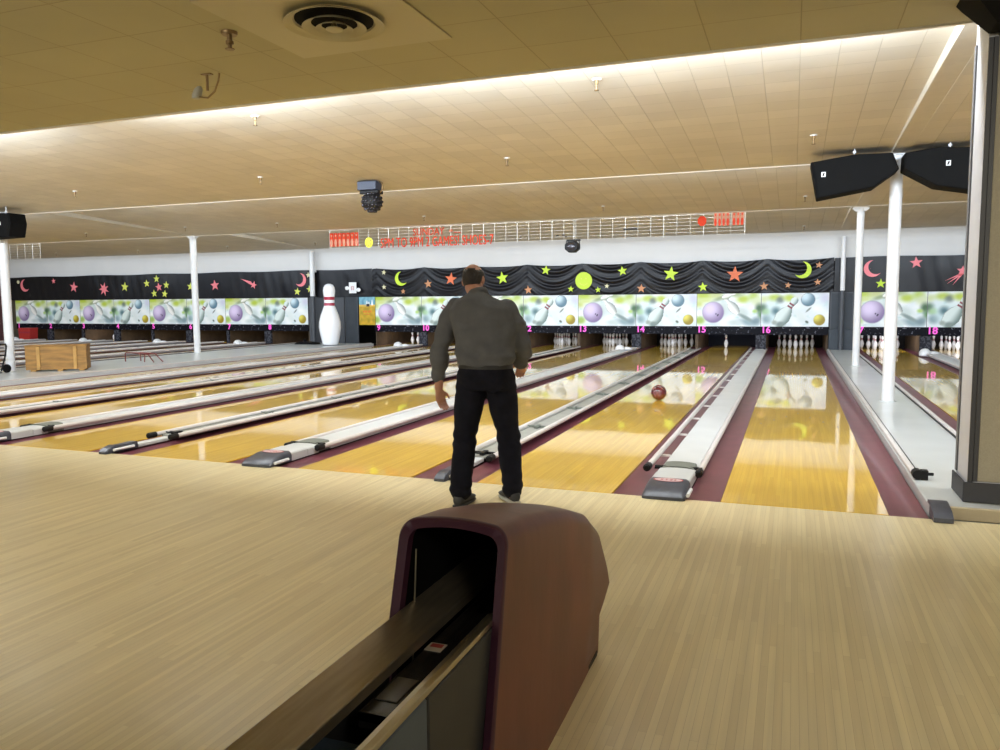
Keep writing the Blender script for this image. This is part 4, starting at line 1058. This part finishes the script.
# ------------------------------------------------------------------ ball return in the foreground
def ball_return():
    XC = -.848
    root = thing('ball_return', 'maroon hooded ball return with a dark steel ball track in the foreground', 'ball return', (XC, 2.3, 0))
    def arch(top, bot, w, wb, q_fn, inset=0.0, rc=.042, crown=.018):
        """ring of points from bottom right over the top to bottom left"""
        zt = top - inset; hw = w - inset; pts = []
        n_side = 14
        for i in range(n_side): pts.append((1, zt * 0 + (zt - rc) * i / (n_side - 1)))
        out = []
        for s, z in pts:
            ww = hw + (wb - w) * (1 - z / max(zt, .01)); out.append((ww, z))
        for k in range(1, 9):
            a = PI / 2 * k / 8; out.append((hw - rc + rc * math.cos(a), zt - rc + rc * math.sin(a)))
        left = [(-x, z) for x, z in out[::-1]]
        mid = [(hw - rc) * (1 - 2 * k / 9) for k in range(1, 9)]
        ring = out + [(x, zt) for x in mid] + left
        res = []
        for x, z in ring:
            zz = z + crown * (1 - (x / hw) ** 2) * max(0, (z / zt - .5)) * 2
            res.append((XC + x, q_fn(z / zt), zz))
        return res
    def lin(yb, yt): return lambda q: yb + (yt - yb) * q
    def back(q):
        P = [(0, 2.93), (.27, 2.975), (.39, 3.165), (.55, 3.13), (1.0, 2.965)]
        for (a, ya), (b, yb) in zip(P, P[1:]):
            if q <= b: return ya + (yb - ya) * (q - a) / (b - a)
        return 2.96
    W = .158
    rings = [arch(.785, 0, W, W + .012, lin(1.685, 1.905)), arch(.765, 0, W, W + .012, lin(1.86, 2.08)), arch(.705, 0, W, W + .012, lin(2.16, 2.39)), arch(.645, 0, W, W + .010, lin(2.42, 2.62)),
             arch(.585, 0, W, W + .006, lin(2.68, 2.80)), arch(.53, 0, W - .004, W, lambda q: back(q) - .06 * (q), rc=.07), arch(.497, 0, W - .03, W - .012, back, rc=.07)]
    MB().loft(rings, cap=False, closed=False).add([p for p in rings[-1]], [tuple(range(len(rings[-1])))]).build('hood', M['hood'], root, smooth=True, angle=55)
    inner = [arch(.785, 0, W, W + .012, lin(1.685, 1.905), inset=i, rc=.042 - i * .5) for i in (0, .004, .026)]
    def shiftY(r, d): return [(x, y + d, z) for x, y, z in r]
    MB().loft([shiftY(inner[0], .004), shiftY(inner[0], -.010), shiftY(inner[1], -.016), shiftY(inner[2], -.012), shiftY(inner[2], .02)], cap=False, closed=False).build('hood_rim', M['rim'], root, smooth=True, angle=60)
    i0 = shiftY(inner[2], .021); i1 = arch(.66, 0, W, W, lin(2.5, 2.55), inset=.03, rc=.05)
    MB().loft([i0, i1], cap=False, closed=False).add(i1, [tuple(range(len(i1)))]).build('hood_lining', M['black_matt'], root, smooth=True, angle=60)
    MB().tube([(XC - W + .034, 1.88, .34), (XC - W + .035, 1.915, .70)], .003, 6).build('lining_seam', M['steel_bright'], root)
    MB().box(XC - W - .004, XC + W + .004, 1.70, 2.90, .0005, .02).build('floor_skirt', M['black'], root)
    # track: wide left plate, thin right rail, black bed between them
    YN, YH = .15, 1.88
    pl = [(-.978, .556), (-.880, .526), (-.876, .50), (-.882, .50), (-.886, .520), (-.978, .546)]
    MB().prism(pl, lambda u, v, w: (u, w, v), YN, 2.42).build('left_track_plate', M['steel'], root, bevel=.002, segs=1)
    MB().prism([(-.745, .556), (-.728, .562), (-.712, .560), (-.712, .546), (-.724, .544), (-.742, .542)], lambda u, v, w: (u, w, v), YN, YH).build('right_track_rail', M['steel_bright'], root, bevel=.0015, segs=1)
    MB().box(-.874, -.728, 1.43, 2.3, .47, .49).box(-.874, -.728, 1.43, 1.437, .455, .492).build('track_bed', M['tray'], root)
    st = MB().box(-.880 + .008, -.826, 1.755, 1.80, .4905, .4925).build('warning_sticker', M['sticker'], root)
    MB().box(-.866, -.832, 1.775, 1.795, .4926, .4932).build('sticker_print', M['emblem'], st)
    MB().box(-.866, -.81, 1.49, 1.60, .4906, .493).build('bed_plate', M['bed_plate'], root, bevel=.001, segs=1)
    MB().box(-.722, -.712, 1.452, 1.95, .0, .540).build('side_panel', M['panel_steel'], root, bevel=.003, segs=1)
    MB().box(-.722, -.714, YN, 1.448, .0, .540).build('side_panel', M['panel_blue'], root, bevel=.003, segs=1)
    MB().box(-.98, -.97, YN, 1.75, .0, .54).build('side_panel', M['panel_steel'], root, bevel=.003, segs=1)
    MB().box(-.965, -.73, YN, 1.42, .40, .42).build('inner_shelf', M['panel_blue'], root)
    MB().box(-.968, -.958, YN, 1.42, .42, .50).build('inner_side', M['panel_blue'], root)
M['bed_plate'] = mat('bed_plate_grey', (.10, .095, .09), .3)
ball_return()

# ------------------------------------------------------------------ rolling ball
bb = MB().ball((-1.73, 10.95, .1085), .1085, 28, 18).build('bowling_ball', M['ball'], smooth=True, loc=(-1.73, 10.95, 0), angle=180)
tag(bb, 'dark red bowling ball rolling down lane fifteen', 'bowling ball')
mb = MB()
for a, b in ((.03, .03), (-.02, .035), (.0, -.02)):
    d = Vector((a, -.085, b + .06)).normalized() * .1075; c = Vector((-1.73, 10.95, .1085)) + d
    mb.ball(c, .011, 10, 6)
mb.build('finger_holes', M['black'], bb)

# ------------------------------------------------------------------ the bowler
def voxel(mb, name, m, parent, size, smooth_it=6, wr=None):
    o = mb.build('tmp', m)
    md = o.modifiers.new('r', 'REMESH'); md.mode = 'VOXEL'; md.voxel_size = size
    if smooth_it:
        sm = o.modifiers.new('s', 'SMOOTH'); sm.factor = .5; sm.iterations = smooth_it
    dg = bpy.context.evaluated_depsgraph_get()
    me = bpy.data.meshes.new_from_object(o.evaluated_get(dg)); old = o.data
    bpy.data.objects.remove(o); bpy.data.meshes.remove(old)
    if wr:
        nrm = [v.normal.copy() for v in me.vertices]
        for v, n in zip(me.vertices, nrm): v.co += n * wr(v.co)
    off = Vector((0, 0, 0)); q = parent
    while q is not None: off += Vector(q.location); q = q.parent
    for v in me.vertices: v.co -= off
    me.materials.clear(); me.materials.append(m)
    me.polygons.foreach_set('use_smooth', [True] * len(me.polygons)); me.update(); me.name = name
    o = bpy.data.objects.new(name, me); COL.objects.link(o)
    if parent is not None: o.parent = parent
    return o
def limb(mb, pts, n=16):
    """pts: (point, radius): rounded chain"""
    P = [Vector(p) for p, r in pts]; R_ = [r for p, r in pts]
    # resample smoothly
    pp, rr = [], []
    for i in range(len(P) - 1):
        for k in range(5):
            t = k / 5; pp.append(P[i].lerp(P[i + 1], t)); s = t * t * (3 - 2 * t); rr.append(R_[i] + (R_[i + 1] - R_[i]) * s)
    pp.append(P[-1]); rr.append(R_[-1])
    mb.tube(pp, rr, n)
    mb.ball(P[0], R_[0] * .995, n, 10); mb.ball(P[-1], R_[-1] * .995, n, 10)
    for p, r in pts[1:-1]: mb.ball(p, r, n, 10)
def ell(c, a, b, tilt=0.0, rotz=0.0, n=28, sq=2.4):
    out = []
    for k in range(n):
        t = 2 * PI * k / n
        ct, st = math.cos(t), math.sin(t)
        x = a * math.copysign(abs(ct) ** (2 / sq), ct); y = b * math.copysign(abs(st) ** (2 / sq), st)
        X = x * math.cos(rotz) - y * math.sin(rotz); Y = x * math.sin(rotz) + y * math.cos(rotz)
        out.append((c[0] + X, c[1] + Y * math.cos(tilt), c[2] + Y * math.sin(tilt) * -1))
    return out
def bowler():
    TZ = .02
    shoL, elbL, wriL = Vector((-2.285, 5.10, 1.345)), Vector((-2.355, 5.06, 1.045)), Vector((-2.385, 5.11, .77))
    shoR, elbR, wriR = Vector((-1.825, 5.12, 1.335)), Vector((-1.745, 5.13, 1.07)), Vector((-1.82, 5.31, .935))
    hipL, kneL, ankL = Vector((-2.065, 4.99, .90)), Vector((-2.112, 4.94, .47)), Vector((-2.085, 4.80, .10))
    hipR, kneR, ankR = Vector((-1.885, 5.01, .90)), Vector((-1.84, 5.07, .47)), Vector((-1.785, 5.00, .10))
    HC = Vector((-2.155, 5.235, 1.545)); tilt = math.radians(-14)
    Rm = Matrix.Rotation(tilt, 4, 'X') @ Matrix.Rotation(math.radians(-4), 4, 'Y')
    def hd(x, y, z): return tuple(HC + (Rm @ Vector((x, y, z))))
    # body: one surface from head to feet
    mb = MB()
    def hball(c, s, n=24, m=16):
        b = MB().ball((0, 0, 0), 1, n, m, sc=s); o = MB()
        mb.add([hd(c[0] + v[0], c[1] + v[1], c[2] + v[2]) for v in b.v], b.f)
    hball((0, -.008, .012), (.074, .094, .098)); hball((0, .028, -.048), (.058, .062, .062)); hball((0, .05, -.085), (.032, .034, .024))
    hball((0, .078, .018), (.05, .02, .016))
    mb.loft([[hd(r * math.cos(a), y, z + r * .7 * math.sin(a)) for a in [2 * PI * k / 10 for k in range(10)]] for r, y, z in ((.010, .08, .012), (.013, .098, -.012), (.017, .108, -.03), (.010, .104, -.038))])
    for s in (-1, 1):
        hball((s * .077, -.012, -.012), (.010, .020, .032), 12, 10)
    limb(mb, [(hd(0, -.02, -.06), .056), ((-2.095, 5.155, 1.425), .060)])
    mb.loft([ell((-1.975, 5.0, .86), .150, .10), ell((-1.975, 5.0, .95), .155, .11), ell((-1.985, 5.02, 1.10), .150, .105), ell((-2.02, 5.07, 1.25), .165, .105), ell((-2.055, 5.11, 1.35), .15, .085), ell((-2.075, 5.13, 1.41), .09, .06)])
    limb(mb, [(shoL + Vector((.05, 0, -.02)), .045), (elbL, .043), (wriL, .031)]); limb(mb, [(shoR + Vector((-.05, 0, -.02)), .045), (elbR, .043), (wriR, .031)])
    limb(mb, [(hipL, .085), (kneL, .058), (ankL, .042)]); limb(mb, [(hipR, .085), (kneR, .058), (ankR, .042)])
    for ank, fwd in ((ankL, Vector((.02, 1, 0))), (ankR, Vector((-.5, 1, 0)))):
        f = fwd.normalized(); mb.tube([ank + Vector((0, 0, -.03)) - f * .05, ank + Vector((0, 0, -.045)) + f * .05, ank + Vector((0, 0, -.06)) + f * .15], [.035, .036, .025], 12)
    def hand(w, d, side, curl, tip):
        """palm along d from wrist w; side = thumb direction; tip = curl direction"""
        d = d.normalized(); side = (side - d * side.dot(d)).normalized(); nrm = d.cross(side).normalized()
        if nrm.dot(tip) < 0: nrm = -nrm
        pr = []
        for t, a, b in ((-.01, .027, .022), (.02, .034, .020), (.055, .041, .018), (.088, .040, .015)):
            c = w + d * t; pr.append([tuple(c + side * (a * math.cos(q)) + nrm * (b * math.sin(q))) for q in [2 * PI * k / 16 for k in range(16)]])
        mb.loft(pr)
        for off, L, r in ((.030, .074, .0088), (.010, .083, .0092), (-.010, .077, .0088), (-.029, .060, .0078)):
            p = w + d * .082 + side * off; a = curl; q = p + d * .0; pts = [(tuple(w + d * .06 + side * off * .9), r * 1.05), (tuple(p), r * 1.05)]
            for fr in (.45, .32, .23):
                dd = d * math.cos(a) + nrm * math.sin(a); q = q + dd * L * fr; pts.append((tuple(q), r * (1 - .08 * len(pts) / 3))); a += curl * 1.1
            limb(mb, pts, 10)
        t0 = w + d * .025 + side * .026; t1 = t0 + (d * .7 + side * .7 + nrm * .25).normalized() * .040; t2 = t1 + (d * .95 + side * .2 + nrm * .3).normalized() * .032
        limb(mb, [(tuple(w + d * .015 + side * .012), .014), (tuple(t0), .013), (tuple(t1), .0105), (tuple(t2), .0085)], 10)
    hand(wriL - Vector((0, 0, .01)), Vector((.06, .26, -.96)), Vector((.55, .8, .3)), .30, Vector((1, 0, 0)))
    hand(wriR, Vector((-.30, .85, -.40)), Vector((-.8, -.1, .3)), .40, Vector((0, 0, -1)))
    body = voxel(mb, 'person', M['skin'], None, .0055, 3)
    base = Vector((-1.95, 4.95, 0))
    for v in body.data.vertices: v.co -= base
    body.location = base
    tag(body, 'balding man in a grey shirt and dark jeans standing with his back to us', 'person')
    # hair: fringe round the back and sides, bald on top
    hb = MB().ball((0, 0, 0), 1, 40, 26, sc=(.0795, .099, .103))
    keep = []
    for f in hb.f:
        c = sum((Vector(hb.v[i]) for i in f), Vector()) / len(f)
        top = .046 + .006 * math.sin(c.x * 90); low = -.072 if c.y < -.03 else -.035
        if low < c.z < top and c.y < .030 + .1 * (c.z > .0) * max(0, c.z): keep.append(f)
    ins = [(v[0] * .93, v[1] * .93, v[2] * .93) for v in hb.v]
    hm = MB(); nv = len(hb.v)
    allv = [hd(v[0], v[1] - .008, v[2] + .012) for v in hb.v] + [hd(v[0], v[1] - .008, v[2] + .012) for v in ins]
    ec = {}
    for f in keep:
        for a, b in zip(f, f[1:] + f[:1]): ec[frozenset((a, b))] = ec.get(frozenset((a, b)), 0) + 1
    fs = list(keep) + [tuple(i + nv for i in f[::-1]) for f in keep]
    for f in keep:
        for a, b in zip(f, f[1:] + f[:1]):
            if ec[frozenset((a, b))] == 1: fs.append((a, b, b + nv, a + nv))
    hm.add(allv, fs).build('hair', M['hair'], body, smooth=True, angle=180)
    for s in (-1, 1):
        e = MB(); b = MB().ball((s * .030, .074, .004), .0125, 14, 10); e.add([hd(*v) for v in b.v], b.f)
        eo = e.build('eye', M['eye'], body, smooth=True)
        e = MB(); b = MB().ball((s * .030, .083, .004), .0058, 10, 8); e.add([hd(*v) for v in b.v], b.f); e.build('iris', M['iris'], eo, smooth=True)
        e = MB().tube([hd(s * .014, .092, .022), hd(s * .030, .091, .027), hd(s * .046, .080, .022)], .004, 8); e.build('eyebrow', M['hair'], body, smooth=True)
    MB().tube([hd(-.024, .082, -.062), hd(-.01, .090, -.060), hd(.01, .090, -.060), hd(.024, .082, -.062)], [.003, .0055, .0055, .003], 8).build('lips', M['lip'], body, smooth=True)
    # shirt
    mb = MB()
    mb.loft([ell((-1.972, 4.985, .945), .180, .130), ell((-1.972, 4.985, .965), .200, .148), ell((-1.972, 4.99, 1.01), .206, .153), ell((-1.985, 5.02, 1.10), .215, .160), ell((-2.01, 5.055, 1.22), .232, .160, .1), ell((-2.035, 5.09, 1.32), .238, .146, .2), ell((-2.05, 5.105, 1.375), .205, .118, .25), ell((-2.065, 5.12, 1.41), .135, .085, .3), ell((-2.085, 5.14, 1.437), .08, .070, .3)])
    limb(mb, [(shoL + Vector((.045, 0, -.005)), .078), (shoL + Vector((-.005, 0, -.09)), .076), (elbL + Vector((.01, 0, .02)), .065), (elbL + Vector((-.005, .01, -.06)), .063), (wriL + Vector((.003, -.008, .09)), .052)])
    limb(mb, [(shoR + Vector((-.045, 0, -.005)), .078), (shoR + Vector((.005, 0, -.09)), .078), (elbR + Vector((-.008, 0, .02)), .067), (elbR + Vector((-.015, .05, -.02)), .064), (wriR + Vector((.01, -.05, .03)), .054)])
    mb.tube([wriL + Vector((.003, -.010, .125)), wriL + Vector((.003, -.006, .075))], [.054, .056], 18)
    mb.tube([wriR + Vector((.012, -.065, .045)), wriR + Vector((.008, -.03, .015))], [.056, .057], 18)
    mb.tube([(-2.080, 5.135, 1.42), (-2.100, 5.16, 1.455)], [.078, .070], 20)
    def folds(p):
        a = math.sin((p.z + .55 * (p.x + 2)) * 34 + 3 * mnoise.noise(p * 5)) * .0045
        b = mnoise.noise(p * 9 + Vector((3, 1, 0))) * .007 + mnoise.noise(Vector((p.x * 7, p.y * 7, p.z * 22))) * .004
        return 1.5 * a * (.5 + .5 * (p.z < 1.25)) + 1.5 * b
    sh = voxel(mb, 'shirt', M['shirt'], body, .0085, 5, folds)
    # jeans
    mb = MB()
    mb.loft([ell((-1.97, 4.98, .985), .178, .125), ell((-1.97, 4.985, .93), .188, .138), ell((-1.973, 4.99, .86), .196, .150), ell((-1.975, 4.995, .79), .190, .135)])
    limb(mb, [(hipL + Vector((-.005, -.005, -.03)), .110), (hipL.lerp(kneL, .45), .104), (kneL, .082), (kneL.lerp(ankL, .4) + Vector((.0, .0, 0)), .080), (ankL + Vector((0, -.005, .05)), .073), (ankL + Vector((0, -.005, .008)), .074)], 20)
    limb(mb, [(hipR + Vector((.005, -.005, -.03)), .110), (hipR.lerp(kneR, .45), .104), (kneR, .082), (kneR.lerp(ankR, .4), .080), (ankR + Vector((0, 0, .05)), .072), (ankR + Vector((0, -.004, .002)), .072)], 20)
    def jf(p):
        k = max(0, 1 - abs(p.z - .45) / .12) + max(0, 1 - abs(p.z - .14) / .10) + max(0, 1 - abs(p.z - .80) / .1) * .6
        return k * .006 * math.sin(p.z * 75 + p.x * 30 + 2 * mnoise.noise(p * 8)) + .005 * mnoise.noise(p * 10)
    jn = voxel(mb, 'jeans', M['jeans'], body, .0085, 5, jf)
    for px in (-.095, .085):
        v = MB()
        pts = [(-.055, .05), (.055, .05), (.055, -.05), (0, -.075), (-.055, -.05)]
        v.prism(pts, lambda u, w, q: (-1.97 + px + u, 4.865 + q + abs(px + u) * .18, .845 + w), 0, .006).build('back_pocket', M['jeans'], jn, bevel=.002, segs=1)
    MB().loft([ell((-1.97, 4.983, z), .190, .140) for z in (.935, .962)]).build('belt', M['leather'], body, smooth=True)
    # shoes
    for ank, ang, nm in ((ankL, math.radians(2), 'left'), (ankR, math.radians(40), 'right')):
        f = Vector((-math.sin(ang), math.cos(ang), 0)); s = Vector((math.cos(ang), math.sin(ang), 0)); h = Vector((ank.x, ank.y, 0)) - f * .075
        def sec(t, w, z0, z1, n=16):
            c = h + f * t; out = []
            for k in range(n):
                a = 2 * PI * k / n; zz = (z0 + z1) / 2 + (z1 - z0) / 2 * math.sin(a)
                out.append(tuple(c + s * (w * math.copysign(abs(math.cos(a)) ** .7, math.cos(a))) + Vector((0, 0, zz))))
            return out
        up = MB().loft([sec(0, .022, .022, .075), sec(.012, .034, .02, .095), (sec(.05, .040, .02, .115)), sec(.10, .042, .02, .105), sec(.15, .046, .02, .082), sec(.21, .049, .02, .064), sec(.25, .043, .02, .052), sec(.278, .022, .022, .040)])
        so = up.build('shoe', M['shoe'], body, smooth=True, angle=180)
        MB().loft([sec(-.004, .026, .001, .028), sec(.012, .040, .0005, .03), sec(.10, .044, .0005, .028), sec(.2, .052, .0005, .026), (sec(.255, .044, .001, .026)), sec(.284, .022, .004, .026)]).build('sole', M['sole'] if nm == 'right' else M['shoe'], so, smooth=True, angle=60)
bowler()

# ------------------------------------------------------------------ light
def area(name, loc, rot, sx, sy, power, col):
    l = bpy.data.lights.new(name, 'AREA'); l.shape = 'RECTANGLE'; l.size = sx; l.size_y = sy; l.energy = power; l.color = col
    o = bpy.data.objects.new(name, l); COL.objects.link(o); o.location = loc; o.rotation_euler = rot
    return o
COOL = (.90, .95, 1.0)
WARM = (1.0, .95, .80)
COVE = {0: [(-13.0, 3.2), (-9.6, 2.8), (-5.55, 2.5), (-2.35, 2.9), (.15, 1.7), (3.5, 3.0)],
        1: [(-22, 4), (-17.2, 4), (-12.0, 2.4), (-8.3, 3.0), (-4.8, 2.2), (-1.0, 3.6), (3.5, 3.5)],
        2: [(-26, 6), (-19, 5), (-13, 5), (-7, 5), (-1.5, 5), (4, 4)]}
for k, segs in COVE.items():
    for x, ln in segs:
        area('cove_tube', (x, E1 + BAY * k + .11, Z_CEIL + .085), (math.radians(100), 0, 0), ln, .05, UPL[k] * ln, (.68, .82, 1.0))
        area('cove_tube_lower', (x, E1 + BAY * k + .09, Z_CEIL + .20), (math.radians(35), 0, 0), ln, .09, POW[k] * ln, COOL)
for n in sorted(LANES):
    p = {9: 7, 17: 14, 18: 14, 15: 4, 3: 8}.get(n, 2.2 if n > 8 else .5)
    area('pit_light', (LANES[n], 22.95, .62), (math.radians(58), 0, 0), 1.0, .08, p, (.88, .9, 1.0))
for x in (-18, -6, 4):
    area('fill_light', (x, -1.2, 3.1), (math.radians(68), 0, 0), 5, 1.4, FILL, WARM).data.spread = math.radians(105)  # unseen fill lamps added behind the camera to brighten the approach
w = bpy.data.worlds.new('World'); scene.world = w; w.use_nodes = True
bg = w.node_tree.nodes['Background']; bg.inputs[0].default_value = (.85, .82, .72, 1); bg.inputs[1].default_value = AMB

# ------------------------------------------------------------------ camera
cam = bpy.data.cameras.new('camera'); co = bpy.data.objects.new('camera', cam); COL.objects.link(co); scene.camera = co
cam.sensor_width = 36; cam.lens = 36 * 782.2238 / 1000; cam.clip_end = 200; cam.clip_start = .05
yaw, pitch, roll = .3581, .0932, .0070
f = Vector((-math.sin(yaw) * math.cos(pitch), math.cos(yaw) * math.cos(pitch), -math.sin(pitch)))
r = Vector((math.cos(yaw), math.sin(yaw), 0)); d = f.cross(r)
r2 = math.cos(roll) * r + math.sin(roll) * d; d2 = -math.sin(roll) * r + math.cos(roll) * d
m = Matrix((r2, -d2, -f)).transposed().to_4x4(); m.translation = Vector((0, 0, CAM_H)); co.matrix_world = m

scene.view_settings.view_transform = 'Standard'
scene.view_settings.look = 'None'
scene.view_settings.exposure = EXPO
